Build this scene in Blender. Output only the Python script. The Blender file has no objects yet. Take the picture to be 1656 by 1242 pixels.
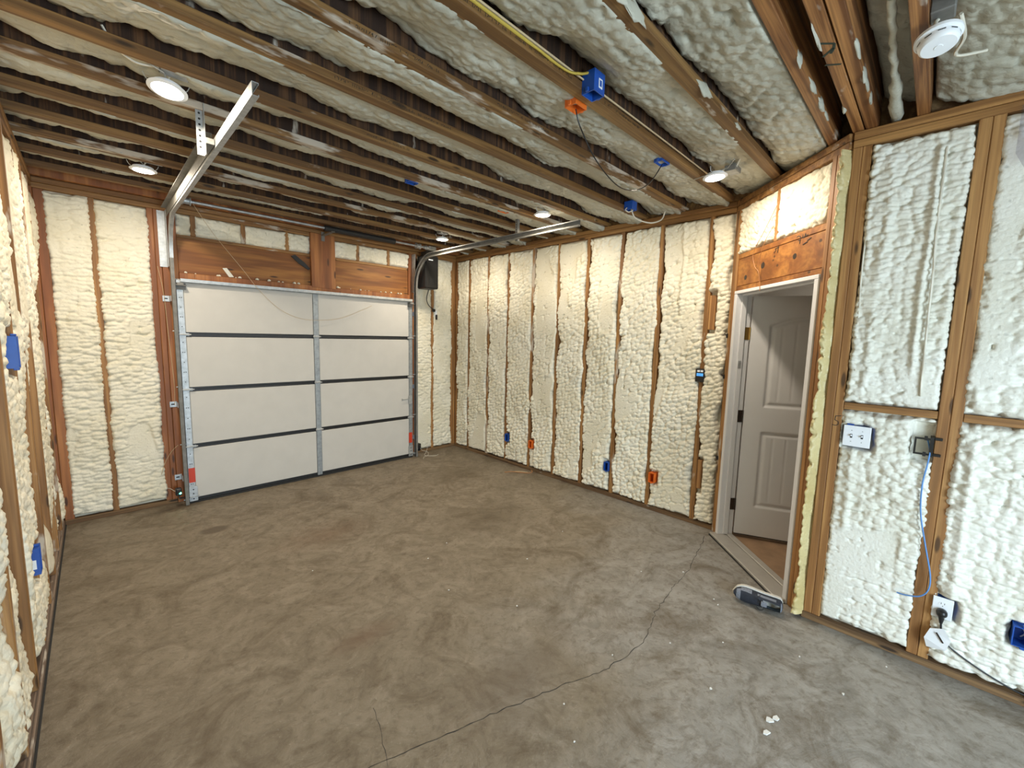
import bpy, bmesh, math, random
import numpy as np
from mathutils import Vector, Matrix
random.seed(7)
SC = bpy.context.scene
COL = SC.collection

# ------------------------------------------------------------------ measured room
F_PX, YAW, PITCH, ROLL = 677.61, 0.78442, 0.11224, 0.02379
CAM_H = 1.65
XL, XR, YG, H = -0.262, 3.761, 4.966, 2.782
X3, YJ = 2.958, 0.435
YA = YJ + (XR - X3)          # where the diagonal wall leaves the right wall
YB = -2.4                    # rear wall behind the camera
S2 = math.sqrt(0.5)

# ------------------------------------------------------------------ camera
def camera():
    cy, sy, cp, sp = math.cos(YAW), math.sin(YAW), math.cos(PITCH), math.sin(PITCH)
    Fw = Vector((sy * cp, cy * cp, -sp)); R = Vector((cy, -sy, 0)); U = R.cross(Fw)
    cr, sr = math.cos(ROLL), math.sin(ROLL)
    R2 = cr * R + sr * U; U2 = -sr * R + cr * U
    cam = bpy.data.cameras.new('camera'); o = bpy.data.objects.new('camera', cam); COL.objects.link(o)
    cam.sensor_fit = 'HORIZONTAL'; cam.sensor_width = 36; cam.lens = F_PX / 1656 * 36; cam.clip_start = 0.02
    m = Matrix.Identity(4)
    for i in range(3):
        m[i][0] = R2[i]; m[i][1] = U2[i]; m[i][2] = -Fw[i]
    m[0][3], m[1][3], m[2][3] = 0, 0, CAM_H
    o.matrix_world = m
    SC.camera = o
camera()

# ------------------------------------------------------------------ world, daylight through the rear window, exposure
w = bpy.data.worlds.new('sky'); SC.world = w; w.use_nodes = True
w.node_tree.nodes['Background'].inputs[0].default_value = (0.62, 0.78, 1.0, 1)
w.node_tree.nodes['Background'].inputs[1].default_value = 1.0
WIN = (-0.10, 1.50, 0.08, 2.05)       # glazed patio door in the rear wall: x0, x1, z0, z1
WAFER_W = 19.0
WAFER_COL = (1.0, 0.87, 0.69)
def window_daylight():
    L = bpy.data.lights.new('window_daylight', 'AREA'); o = bpy.data.objects.new('window_daylight', L); COL.objects.link(o)
    L.shape = 'RECTANGLE'; L.size = WIN[1] - WIN[0]; L.size_y = WIN[3] - WIN[2]
    L.energy = 240; L.color = (0.70, 0.87, 1.0)
    o.location = ((WIN[0] + WIN[1]) / 2, YB - 0.16, (WIN[2] + WIN[3]) / 2)
    o.rotation_euler = (math.radians(90), 0, 0); o.rotation_euler = (math.radians(-90), 0, math.radians(180))
    o.rotation_euler = Vector((0.25, 1, -0.55)).to_track_quat('-Z', 'Y').to_euler()
window_daylight()
SC.view_settings.view_transform = 'Standard'; SC.view_settings.look = 'None'
SC.view_settings.gamma = 1; SC.view_settings.use_curve_mapping = False
SC.view_settings.exposure = 0.0
SC.cycles.max_bounces = 6; SC.cycles.diffuse_bounces = 4; SC.cycles.glossy_bounces = 2; SC.cycles.transmission_bounces = 2; SC.cycles.transparent_max_bounces = 6

# ------------------------------------------------------------------ materials
MATS = {}
def nt(name):
    m = bpy.data.materials.new(name); m.use_nodes = True
    t = m.node_tree; b = t.nodes['Principled BSDF']
    MATS[name] = m
    return m, t, b
def N(t, typ, **kw):
    n = t.nodes.new(typ)
    for k, v in kw.items():
        if k.startswith('i_'): n.inputs[k[2:].replace('_', ' ')].default_value = v
        else: setattr(n, k, v)
    return n
def L(t, a, b): t.links.new(a, b)
def c4(c): return (c[0], c[1], c[2], 1)
def ramp(t, fac, stops):
    r = N(t, 'ShaderNodeValToRGB')
    e = r.color_ramp.elements
    while len(e) < len(stops): e.new(0.5)
    for k, (p, c) in enumerate(stops):
        e[k].position = p; e[k].color = c4(c) if len(c) == 3 else c
    L(t, fac, r.inputs[0]); return r.outputs[0]
def mixc(t, fac, a, b):
    m = N(t, 'ShaderNodeMix', data_type='RGBA')
    for s, v in ((m.inputs[0], fac), (m.inputs[6], a), (m.inputs[7], b)):
        if isinstance(v, (int, float)): s.default_value = v
        elif isinstance(v, tuple): s.default_value = c4(v)
        else: L(t, v, s)
    return m.outputs[2]
def noise(t, vec, scale, detail=3, rough=0.55, dist=0.0):
    n = N(t, 'ShaderNodeTexNoise'); n.inputs['Scale'].default_value = scale; n.inputs['Detail'].default_value = detail
    n.inputs['Roughness'].default_value = rough; n.inputs['Distortion'].default_value = dist
    if vec is not None: L(t, vec, n.inputs['Vector'])
    return n.outputs['Fac']
def objvec(t, scale=(1, 1, 1), rnd=True, rotz=0):
    tc = N(t, 'ShaderNodeTexCoord'); v = tc.outputs['Object']
    if rnd:
        oi = N(t, 'ShaderNodeObjectInfo'); mul = N(t, 'ShaderNodeMath', operation='MULTIPLY'); mul.inputs[1].default_value = 37.0
        L(t, oi.outputs['Random'], mul.inputs[0])
        ad = N(t, 'ShaderNodeVectorMath', operation='ADD'); L(t, v, ad.inputs[0]); L(t, mul.outputs[0], ad.inputs[1]); v = ad.outputs[0]
    mp = N(t, 'ShaderNodeMapping'); mp.inputs['Scale'].default_value = scale; mp.inputs['Rotation'].default_value = (0, 0, rotz)
    L(t, v, mp.inputs['Vector']); return mp.outputs[0]
def bump(t, b, h, strength, dist=0.01):
    n = N(t, 'ShaderNodeBump'); n.inputs['Strength'].default_value = strength; n.inputs['Distance'].default_value = dist
    L(t, h, n.inputs['Height']); L(t, n.outputs[0], b.inputs['Normal'])

FOAM_COL = (0.82, 0.76, 0.58)
def wood(name, light, dark, axis, spray=0.0, rough=0.6, rotz=0, freq=26, knots=True):
    m, t, b = nt(name)
    sc = [freq, freq, freq]; sc['XYZ'.index(axis)] = 0.9
    v = objvec(t, tuple(sc), True, rotz)
    g = noise(t, v, 1.0, 3, 0.6, 0.35)
    col = ramp(t, g, [(0.32, tuple(0.75 * x for x in dark)), (0.46, dark), (0.56, tuple((p + q) / 2 for p, q in zip(light, dark))), (0.70, light)])
    sc2 = [freq * 5] * 3; sc2['XYZ'.index(axis)] = 2.0
    g2 = noise(t, objvec(t, tuple(sc2), True, rotz), 1.0, 1, 0.6)
    col = mixc(t, ramp(t, g2, [(0.35, (0.35,) * 3), (0.6, (0, 0, 0))]), col, tuple(0.55 * x for x in dark))
    if knots:
        sk = [14.0] * 3; sk['XYZ'.index(axis)] = 3.2
        vo = N(t, 'ShaderNodeTexVoronoi'); vo.inputs['Scale'].default_value = 1.0; L(t, objvec(t, tuple(sk), True, rotz), vo.inputs['Vector'])
        k = ramp(t, vo.outputs['Distance'], [(0.10, (1, 1, 1)), (0.17, (0, 0, 0))])
        col = mixc(t, k, col, tuple(0.28 * x for x in dark))
    if spray > 0:
        ss = [9.0] * 3; ss['XYZ'.index(axis)] = 2.6
        s = noise(t, objvec(t, tuple(ss), True, rotz), 1.0, 4, 0.6)
        k = ramp(t, s, [(0.70 - 0.22 * spray, (0, 0, 0)), (0.76 - 0.20 * spray, (0.8,) * 3)])
        col = mixc(t, k, col, (0.56, 0.50, 0.42))
    L(t, col, b.inputs['Base Color']); b.inputs['Roughness'].default_value = rough
    bump(t, b, g, 0.25, 0.004)
    return m
LT, DK = (0.47, 0.245, 0.080), (0.24, 0.108, 0.030)
wood('stud', LT, DK, 'Z', 0.30)
wood('stud_sprayed', LT, DK, 'Z', 0.75)
wood('stud_clean', (0.50, 0.27, 0.095), (0.30, 0.135, 0.04), 'Z', 0.0)
wood('plate_x', LT, DK, 'X', 0.25)
wood('plate_y', LT, DK, 'Y', 0.25)
wood('plate_d', LT, DK, 'X', 0.25, rotz=math.radians(-45))
wood('sole_x', (0.26, 0.15, 0.065), (0.13, 0.07, 0.03), 'X', 0.1, 0.75)
wood('sole_y', (0.26, 0.15, 0.065), (0.13, 0.07, 0.03), 'Y', 0.1, 0.75)
wood('sole_dusty', (0.30, 0.22, 0.16), (0.15, 0.10, 0.07), 'Y', 0.45, 0.85)
wood('sole_d', (0.26, 0.15, 0.065), (0.13, 0.07, 0.03), 'X', 0.1, 0.75, rotz=math.radians(-45))
wood('header_x', (0.45, 0.195, 0.040), (0.24, 0.082, 0.014), 'X', 0.0, 0.55, freq=9)
wood('header_d', (0.45, 0.195, 0.040), (0.24, 0.082, 0.014), 'X', 0.0, 0.55, rotz=math.radians(-45), freq=9)
wood('jamb', (0.47, 0.19, 0.055), (0.27, 0.09, 0.025), 'Z', 0.05, 0.55, freq=10)
wood('flange', (0.31, 0.170, 0.054), (0.145, 0.068, 0.019), 'X', 0.22, 0.6)
wood('flange_sprayed', (0.31, 0.170, 0.054), (0.145, 0.068, 0.019), 'X', 0.8, 0.6)
wood('lvl', (0.50, 0.235, 0.078), (0.15, 0.052, 0.014), 'X', 0.34, 0.5, freq=34, knots=False)
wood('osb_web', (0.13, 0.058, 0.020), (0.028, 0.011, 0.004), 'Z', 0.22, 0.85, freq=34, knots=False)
wood('osb_sheet', (0.38, 0.24, 0.11), (0.20, 0.11, 0.05), 'X', 0.0, 0.85, freq=12, knots=False)

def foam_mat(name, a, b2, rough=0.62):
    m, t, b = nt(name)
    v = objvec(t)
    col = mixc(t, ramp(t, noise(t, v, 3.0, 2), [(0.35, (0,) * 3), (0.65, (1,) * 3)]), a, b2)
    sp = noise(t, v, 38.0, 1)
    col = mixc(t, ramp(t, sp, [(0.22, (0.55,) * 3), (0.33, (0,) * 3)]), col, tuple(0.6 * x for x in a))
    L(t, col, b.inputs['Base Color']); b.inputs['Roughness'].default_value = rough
    b.inputs['Specular IOR Level'].default_value = 0.35
    vo = N(t, 'ShaderNodeTexVoronoi', feature='F1'); vo.inputs['Scale'].default_value = 52.0
    L(t, v, vo.inputs['Vector'])
    mm = N(t, 'ShaderNodeMath', operation='MULTIPLY_ADD'); L(t, vo.outputs['Distance'], mm.inputs[0]); mm.inputs[1].default_value = -1.3; L(t, noise(t, v, 95.0, 2, 0.65), mm.inputs[2])
    bump(t, b, mm.outputs[0], 0.30, 0.006)
foam_mat('foam', (0.74, 0.685, 0.53), (0.82, 0.775, 0.64))
foam_mat('foam_white', (0.70, 0.68, 0.585), (0.78, 0.765, 0.69))
foam_mat('foam_ceiling_shaded', (0.42, 0.405, 0.33), (0.52, 0.505, 0.42))  # same foam as the walls, with the ceiling's shade painted into its colour
foam_mat('foam_bead', (0.52, 0.41, 0.18), (0.64, 0.54, 0.29), 0.35)

def plain(name, col, rough=0.5, metal=0.0, var=0.0, vscale=12, spec=0.5):
    m, t, b = nt(name)
    b.inputs['Roughness'].default_value = rough; b.inputs['Metallic'].default_value = metal
    b.inputs['Specular IOR Level'].default_value = spec
    v = objvec(t)
    f = ramp(t, noise(t, v, vscale, 4), [(0.3, (0,) * 3), (0.7, (1,) * 3)])
    L(t, mixc(t, f, tuple(x * (1 - var) for x in col), tuple(min(1, x * (1 + var)) for x in col)), b.inputs['Base Color'])
    return m
plain('galvanized', (0.47, 0.49, 0.50), 0.52, 0.75, 0.18, 30)
plain('galvanized_dark', (0.20, 0.195, 0.18), 0.65, 0.35, 0.2, 20)
plain('stile_steel', (0.34, 0.37, 0.39), 0.5, 0.6, 0.18, 30)
plain('door_board', (0.56, 0.54, 0.50), 0.6, 0, 0.03, 6)
plain('black_steel', (0.015, 0.015, 0.016), 0.5)
plain('black_plastic', (0.012, 0.012, 0.013), 0.35)
plain('rubber', (0.02, 0.02, 0.02), 0.8)
plain('white_paint', (0.72, 0.72, 0.74), 0.42, 0, 0.03, 3)
plain('door_paint', (0.66, 0.655, 0.66), 0.45, 0, 0.03, 3)
plain('white_plastic', (0.80, 0.82, 0.85), 0.4)
plain('paper', (0.75, 0.76, 0.78), 0.6)
plain('red_label', (0.55, 0.045, 0.015), 0.5)
plain('orange_plastic', (0.75, 0.16, 0.02), 0.45, 0, 0.1)
plain('blue_plastic', (0.012, 0.075, 0.36), 0.42, 0, 0.12)
plain('blue_cable', (0.10, 0.27, 0.62), 0.45)
plain('yellow_cable', (0.50, 0.36, 0.06), 0.5)
plain('white_cable', (0.68, 0.64, 0.54), 0.5, 0, 0.08)
plain('copper_wire', (0.38, 0.17, 0.06), 0.5)
plain('tan_wire', (0.55, 0.42, 0.25), 0.6)
plain('brass', (0.55, 0.36, 0.12), 0.35, 0.9)
plain('bronze', (0.06, 0.045, 0.035), 0.4, 0.6)
plain('ink', (0.015, 0.014, 0.014), 0.7)
plain('green_ink', (0.012, 0.03, 0.022), 0.7)
plain('aluminium', (0.48, 0.46, 0.43), 0.45, 0.5, 0.06)
plain('navy_fabric', (0.018, 0.022, 0.034), 0.8, 0, 0.2, 60)
plain('grey_mesh', (0.17, 0.18, 0.21), 0.85, 0, 0.25, 120)
plain('sole_rubber', (0.62, 0.60, 0.55), 0.7, 0, 0.08)
plain('lining', (0.10, 0.14, 0.17), 0.85)
plain('hall_floor', (0.27, 0.17, 0.10), 0.7, 0, 0.2, 8)
plain('hall_wall', (0.55, 0.53, 0.50), 0.8)
plain('chip', (0.66, 0.65, 0.62), 0.7)
plain('hole', (0.02, 0.02, 0.02), 0.8)

def emis(name, col, strength, base=(0.8, 0.8, 0.8)):
    m, t, b = nt(name)
    b.inputs['Base Color'].default_value = c4(base)
    m.cycles.emission_sampling = 'NONE'
    b.inputs['Emission Color'].default_value = c4(col); b.inputs['Emission Strength'].default_value = strength
emis('lens', (1.0, 0.93, 0.80), 14.0)
emis('lcd', (0.10, 0.42, 0.95), 1.3, (0.02, 0.1, 0.3))
emis('green_led', (0.05, 1.0, 0.55), 14.0)

def glassy(name, tint, opac, rough=0.05):
    m, t, b = nt(name); t.nodes.remove(b)
    out = t.nodes['Material Output']
    tr = N(t, 'ShaderNodeBsdfTransparent'); tr.inputs[0].default_value = c4(tint)
    gl = N(t, 'ShaderNodeBsdfGlossy'); gl.inputs['Roughness'].default_value = rough
    mx = N(t, 'ShaderNodeMixShader'); mx.inputs[0].default_value = opac
    L(t, tr.outputs[0], mx.inputs[1]); L(t, gl.outputs[0], mx.inputs[2]); L(t, mx.outputs[0], out.inputs[0])
glassy('pane_glass', (0.97, 0.98, 0.98), 0.06)
glassy('film', (0.78, 0.76, 0.81), 0.14, 0.25)

def concrete():
    m, t, b = nt('concrete')
    tc = N(t, 'ShaderNodeNewGeometry'); v = tc.outputs['Position']
    big = noise(t, v, 0.75, 5, 0.62, 0.6)
    mid = noise(t, v, 4.5, 6, 0.70, 1.5)
    fine = noise(t, v, 22.0, 5, 0.7, 0.4)
    col = ramp(t, mid, [(0.30, (0.140, 0.112, 0.078)), (0.48, (0.195, 0.161, 0.116)), (0.68, (0.250, 0.211, 0.160))])
    warm = ramp(t, big, [(0.38, (0, 0, 0)), (0.62, (1, 1, 1))])
    col = mixc(t, 0.0, col, col)
    grey = ramp(t, mid, [(0.3, (0.185, 0.170, 0.147)), (0.65, (0.300, 0.280, 0.250))])
    # browner towards the garage door; paler grey by the side door
    sep = N(t, 'ShaderNodeSeparateXYZ'); L(t, v, sep.inputs[0])
    m1 = N(t, 'ShaderNodeMath', operation='MULTIPLY'); L(t, sep.outputs['X'], m1.inputs[0]); m1.inputs[1].default_value = -0.28
    m2 = N(t, 'ShaderNodeMath', operation='MULTIPLY_ADD'); L(t, sep.outputs['Y'], m2.inputs[0]); m2.inputs[1].default_value = 0.45; L(t, m1.outputs[0], m2.inputs[2])
    m3 = N(t, 'ShaderNodeMath', operation='MULTIPLY_ADD'); L(t, big, m3.inputs[0]); m3.inputs[1].default_value = 1.6; L(t, m2.outputs[0], m3.inputs[2])
    k = ramp(t, m3.outputs[0], [(0.55, (1, 1, 1)), (1.0, (0, 0, 0))])
    col = mixc(t, k, col, grey)
    col = mixc(t, ramp(t, fine, [(0.32, (0.55,) * 3), (0.50, (0,) * 3)]), col, (0.095, 0.070, 0.045))
    col = mixc(t, ramp(t, noise(t, v, 60, 3, 0.7), [(0.60, (0,) * 3), (0.75, (0.35,) * 3)]), col, (0.42, 0.385, 0.33))
    st = N(t, 'ShaderNodeMapping'); st.inputs['Scale'].default_value = (1.3, 1.3, 1); st.inputs['Location'].default_value = (4.3, 1.7, 0); L(t, v, st.inputs['Vector'])
    dark = ramp(t, noise(t, st.outputs[0], 1.6, 9, 0.74, 1.6), [(0.50, (0,) * 3), (0.68, (0.8,) * 3)])
    col = mixc(t, dark, col, (0.095, 0.068, 0.040))
    def blob(cx, cy, rx, ry, c, soft, amt, wob=0.25, rot=0):
        nonlocal col
        sb = N(t, 'ShaderNodeVectorMath', operation='SUBTRACT'); L(t, v, sb.inputs[0]); sb.inputs[1].default_value = (cx, cy, 0)
        mp = N(t, 'ShaderNodeMapping'); mp.inputs['Scale'].default_value = (1 / rx, 1 / ry, 0); mp.inputs['Rotation'].default_value = (0, 0, rot)
        mp.vector_type = 'POINT'; L(t, sb.outputs[0], mp.inputs['Vector'])
        ln = N(t, 'ShaderNodeVectorMath', operation='LENGTH'); L(t, mp.outputs[0], ln.inputs[0])
        ad = N(t, 'ShaderNodeMath', operation='MULTIPLY_ADD'); L(t, noise(t, v, 9.0, 4), ad.inputs[0]); ad.inputs[1].default_value = wob * 4; L(t, ln.outputs['Value'], ad.inputs[2])
        kk = ramp(t, ad.outputs[0], [(min(0.95, 0.62 * (1 - soft) + wob), (amt,) * 3), (1.0, (0,) * 3)])
        col = mixc(t, kk, col, c)
    blob(0.614, 4.066, 0.125, 0.085, (0.105, 0.08, 0.055), 0.0, 0.9, 0.02)
    blob(1.25, 3.38, 0.70, 0.40, (0.125, 0.066, 0.034), 0.95, 0.55, 0.17)
    blob(2.45, 2.75, 0.7, 0.6, (0.085, 0.062, 0.036), 0.95, 0.75, 0.13)
    blob(3.0, 3.9, 0.6, 0.5, (0.085, 0.062, 0.036), 0.95, 0.7, 0.13)
    blob(0.42, 4.80, 0.35, 0.12, (0.06, 0.04, 0.025), 0.8, 0.8, 0.1)
    blob(0.95, 2.05, 0.30, 0.14, (0.13, 0.08, 0.05), 0.8, 0.7, 0.12, 0.5)
    blob(1.35, 1.30, 0.75, 0.32, (0.135, 0.105, 0.075), 0.95, 0.7, 0.13, 0.6)
    L(t, col, b.inputs['Base Color'])
    b.inputs['Specular IOR Level'].default_value = 0.35
    rg = N(t, 'ShaderNodeMapRange'); L(t, mid, rg.inputs[0]); rg.inputs[3].default_value = 0.42; rg.inputs[4].default_value = 0.72; L(t, rg.outputs[0], b.inputs['Roughness'])
    hh = N(t, 'ShaderNodeMath', operation='MULTIPLY_ADD'); L(t, mid, hh.inputs[0]); hh.inputs[1].default_value = 1.4; L(t, fine, hh.inputs[2])
    bump(t, b, hh.outputs[0], 0.35, 0.012)
concrete()
M = MATS

# ------------------------------------------------------------------ mesh helpers
class Frame:
    def __init__(s, o, u, v, n): s.o, s.u, s.v, s.n = Vector(o), Vector(u), Vector(v), Vector(n)
    def __call__(s, u, v, n): return s.o + s.u * u + s.v * v + s.n * n
WORLD = Frame((0, 0, 0), (1, 0, 0), (0, 1, 0), (0, 0, 1))
class MB:
    def __init__(s, fr=WORLD): s.v, s.f, s.fr = [], [], fr
    def add(s, vs, fs):
        k = len(s.v); s.v += [tuple(s.fr(*p)) for p in vs]; s.f += [tuple(i + k for i in f) for f in fs]; return s
    def box(s, a0, a1, b0, b1, c0, c1, ch=0.0):
        a0, a1 = min(a0, a1), max(a0, a1); b0, b1 = min(b0, b1), max(b0, b1); c0, c1 = min(c0, c1), max(c0, c1)
        if ch <= 0:
            vs = [(x, y, z) for x in (a0, a1) for y in (b0, b1) for z in (c0, c1)]
            return s.add(vs, [(0, 1, 3, 2), (4, 6, 7, 5), (0, 4, 5, 1), (2, 3, 7, 6), (0, 2, 6, 4), (1, 5, 7, 3)])
        ch = min(ch, (a1 - a0) * .3, (b1 - b0) * .3, (c1 - c0) * .3)
        vs = []; ix = {}
        for i in (0, 1):
            for j in (0, 1):
                for k in (0, 1):
                    x, y, z = (a0, a1)[i], (b0, b1)[j], (c0, c1)[k]
                    dx, dy, dz = (ch, -ch)[i], (ch, -ch)[j], (ch, -ch)[k]
                    ix[i, j, k] = len(vs)
                    vs += [(x, y + dy, z + dz), (x + dx, y, z + dz), (x + dx, y + dy, z)]
        fs = []
        q = [(0, 0), (1, 0), (1, 1), (0, 1)]
        for i in (0, 1):
            fs.append(tuple(ix[i, a, b] for a, b in q)); fs.append(tuple(ix[a, i, b] + 1 for a, b in q)); fs.append(tuple(ix[a, b, i] + 2 for a, b in q))
            for j in (0, 1):
                fs.append((ix[i, j, 0], ix[i, j, 1], ix[i, j, 1] + 1, ix[i, j, 0] + 1))
                fs.append((ix[i, 0, j], ix[i, 1, j], ix[i, 1, j] + 2, ix[i, 0, j] + 2))
                fs.append((ix[0, i, j] + 1, ix[1, i, j] + 1, ix[1, i, j] + 2, ix[0, i, j] + 2))
                for k in (0, 1): fs.append((ix[i, j, k], ix[i, j, k] + 1, ix[i, j, k] + 2))
        return s.add(vs, fs)
    def tube(s, pts, r, n=8, caps=True):
        pts = [Vector(p) for p in pts]; rs = r if isinstance(r, (list, tuple)) else [r] * len(pts)
        rings = []; up = None
        for i, p in enumerate(pts):
            tg = (pts[min(i + 1, len(pts) - 1)] - pts[max(i - 1, 0)]).normalized()
            if up is None: up = Vector((0, 0, 1)) if abs(tg.z) < 0.9 else Vector((1, 0, 0))
            a = tg.cross(up)
            if a.length < 1e-4: a = tg.cross(Vector((0.3, 1, 0.2)))
            a.normalize(); b = a.cross(tg).normalized(); up = b
            rings.append([tuple(p + (a * math.cos(2 * math.pi * k / n) + b * math.sin(2 * math.pi * k / n)) * rs[i]) for k in range(n)])
        vs = [q for ring in rings for q in ring]; fs = []
        for i in range(len(pts) - 1):
            for k in range(n):
                fs.append((i * n + k, i * n + (k + 1) % n, (i + 1) * n + (k + 1) % n, (i + 1) * n + k))
        if caps: fs += [tuple(range(n)), tuple(range((len(pts) - 1) * n, len(pts) * n))]
        return s.add(vs, fs)
    def lathe(s, c, axis, prof, n=28):
        """prof: list of (radius, distance along axis)"""
        c = Vector(c); ax = Vector(axis).normalized(); a = ax.orthogonal().normalized(); b = ax.cross(a)
        vs = []; fs = []
        for r, h in prof:
            for k in range(n):
                t = 2 * math.pi * k / n; vs.append(tuple(c + ax * h + (a * math.cos(t) + b * math.sin(t)) * r))
        for i in range(len(prof) - 1):
            for k in range(n): fs.append((i * n + k, i * n + (k + 1) % n, (i + 1) * n + (k + 1) % n, (i + 1) * n + k))
        if prof[0][0] > 1e-5: fs.append(tuple(range(n)))
        if prof[-1][0] > 1e-5: fs.append(tuple(range((len(prof) - 1) * n, len(prof) * n)))
        return s.add(vs, fs)
    def prism(s, poly, n0, n1):
        """poly in the (a,b) plane of the frame, extruded along c"""
        k = len(poly); vs = [(p[0], p[1], n0) for p in poly] + [(p[0], p[1], n1) for p in poly]
        return s.add(vs, [tuple(range(k)), tuple(range(k, 2 * k))] + [(i, (i + 1) % k, k + (i + 1) % k, k + i) for i in range(k)])
    def sweep(s, prof, path, nrm):
        """closed profile [(a,b)] swept on path; a along nrm (constant), b along tangent x nrm"""
        nrm = Vector(nrm).normalized(); path = [Vector(p) for p in path]; k = len(prof); vs = []; fs = []
        for i, p in enumerate(path):
            tg = (path[min(i + 1, len(path) - 1)] - path[max(i - 1, 0)]).normalized(); b = tg.cross(nrm)
            vs += [tuple(p + nrm * q[0] + b * q[1]) for q in prof]
        for i in range(len(path) - 1):
            for j in range(k): fs.append((i * k + j, i * k + (j + 1) % k, (i + 1) * k + (j + 1) % k, (i + 1) * k + j))
        fs += [tuple(range(k)), tuple(range((len(path) - 1) * k, len(path) * k))]
        return s.add(vs, fs)
    def build(s, name, mat, parent=None, smooth=None, label=None):
        vs = np.array(s.v, float); lo, hi = vs.min(0), vs.max(0)
        c = np.array([(lo[0] + hi[0]) / 2, (lo[1] + hi[1]) / 2, lo[2]])
        me = bpy.data.meshes.new(name); me.from_pydata([tuple(p) for p in vs - c], [], s.f)
        bm = bmesh.new(); bm.from_mesh(me); bmesh.ops.recalc_face_normals(bm, faces=bm.faces); bm.to_mesh(me); bm.free()
        if smooth is not None:
            me.polygons.foreach_set('use_smooth', [True] * len(me.polygons)); me.set_sharp_from_angle(angle=math.radians(smooth))
        me.materials.append(M[mat])
        o = bpy.data.objects.new(name, me); COL.objects.link(o); place(o, c, parent)
        if label: o['label'] = label
        return o
WM = {}
def place(o, c, parent):
    o.location = Vector(c)
    WM[o.name] = Vector(c)
    if parent is not None:
        o.parent = parent; o.matrix_parent_inverse = Matrix.Translation(-WM[parent.name]) if parent.parent is None else Matrix.Translation(-WM[parent.name])
def tag(o, label, cat, group=None, kind=None):
    o['label'] = label; o['category'] = cat
    if group: o['group'] = group
    if kind: o['kind'] = kind
    return o
def thing(name, label, cat, loc, group=None, kind=None):
    o = bpy.data.objects.new(name, None); COL.objects.link(o); place(o, loc, None); o.empty_display_size = 0.05
    return tag(o, label, cat, group, kind)
def mesh_np(name, verts, quads, mat, parent=None, smooth=True):
    lo, hi = verts.min(0), verts.max(0); c = np.array([(lo[0] + hi[0]) / 2, (lo[1] + hi[1]) / 2, lo[2]])
    me = bpy.data.meshes.new(name); nv, nq = len(verts), len(quads)
    me.vertices.add(nv); me.vertices.foreach_set('co', (verts - c).astype(np.float32).ravel())
    me.loops.add(nq * 4); me.loops.foreach_set('vertex_index', quads.astype(np.int32).ravel())
    me.polygons.add(nq); me.polygons.foreach_set('loop_start', np.arange(0, nq * 4, 4, dtype=np.int32))
    me.polygons.foreach_set('use_smooth', np.ones(nq, bool)) if smooth else None
    me.update(calc_edges=True); me.validate(); me.materials.append(M[mat])
    o = bpy.data.objects.new(name, me); COL.objects.link(o); place(o, c, parent)
    return o

# ------------------------------------------------------------------ numpy noise for the foam relief
def h2(ix, iy, s):
    a = (ix.astype(np.int64) * 374761393 + iy.astype(np.int64) * 668265263 + s * 974634777) & 0xffffffff
    a = ((a ^ (a >> 13)) * 1274126177) & 0xffffffff
    a = (a ^ (a >> 16)) & 0xffffffff
    a = ((a ^ (a >> 15)) * 2246822519) & 0xffffffff
    return ((a ^ (a >> 13)) & 0xffffff) / float(0xffffff)
def vn(x, y, s):
    ix, iy = np.floor(x), np.floor(y); fx, fy = x - ix, y - iy; fx = fx * fx * (3 - 2 * fx); fy = fy * fy * (3 - 2 * fy)
    a, b, c, d = h2(ix, iy, s), h2(ix + 1, iy, s), h2(ix, iy + 1, s), h2(ix + 1, iy + 1, s)
    return (a * (1 - fx) + b * fx) * (1 - fy) + (c * (1 - fx) + d * fx) * fy
def fbm(x, y, s, o=3):
    r = 0; a = 0.5
    for i in range(o): r = r + a * (vn(x, y, s + i) - 0.5) * 2; x = x * 2.03 + 7.1; y = y * 2.03 + 3.3; a *= 0.5
    return r
def domes(x, y, s):
    """rounded cells with creases between, 0..1"""
    ix, iy = np.floor(x), np.floor(y); f1 = np.full(x.shape, 9.0)
    for i in (-1, 0, 1):
        for j in (-1, 0, 1):
            cx, cy = ix + i, iy + j
            dx = cx + 0.15 + 0.7 * h2(cx, cy, s) - x; dy = cy + 0.15 + 0.7 * h2(cx, cy, s + 91) - y
            r = 0.75 + 0.5 * h2(cx, cy, s + 17)
            f1 = np.minimum(f1, (dx * dx + dy * dy) / r)
    return np.clip(1 - f1 * 1.25, 0, 1)
def sstep(a, b, x): t = np.clip((x - a) / (b - a), 0, 1); return t * t * (3 - 2 * t)
SEED = [100]
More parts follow.
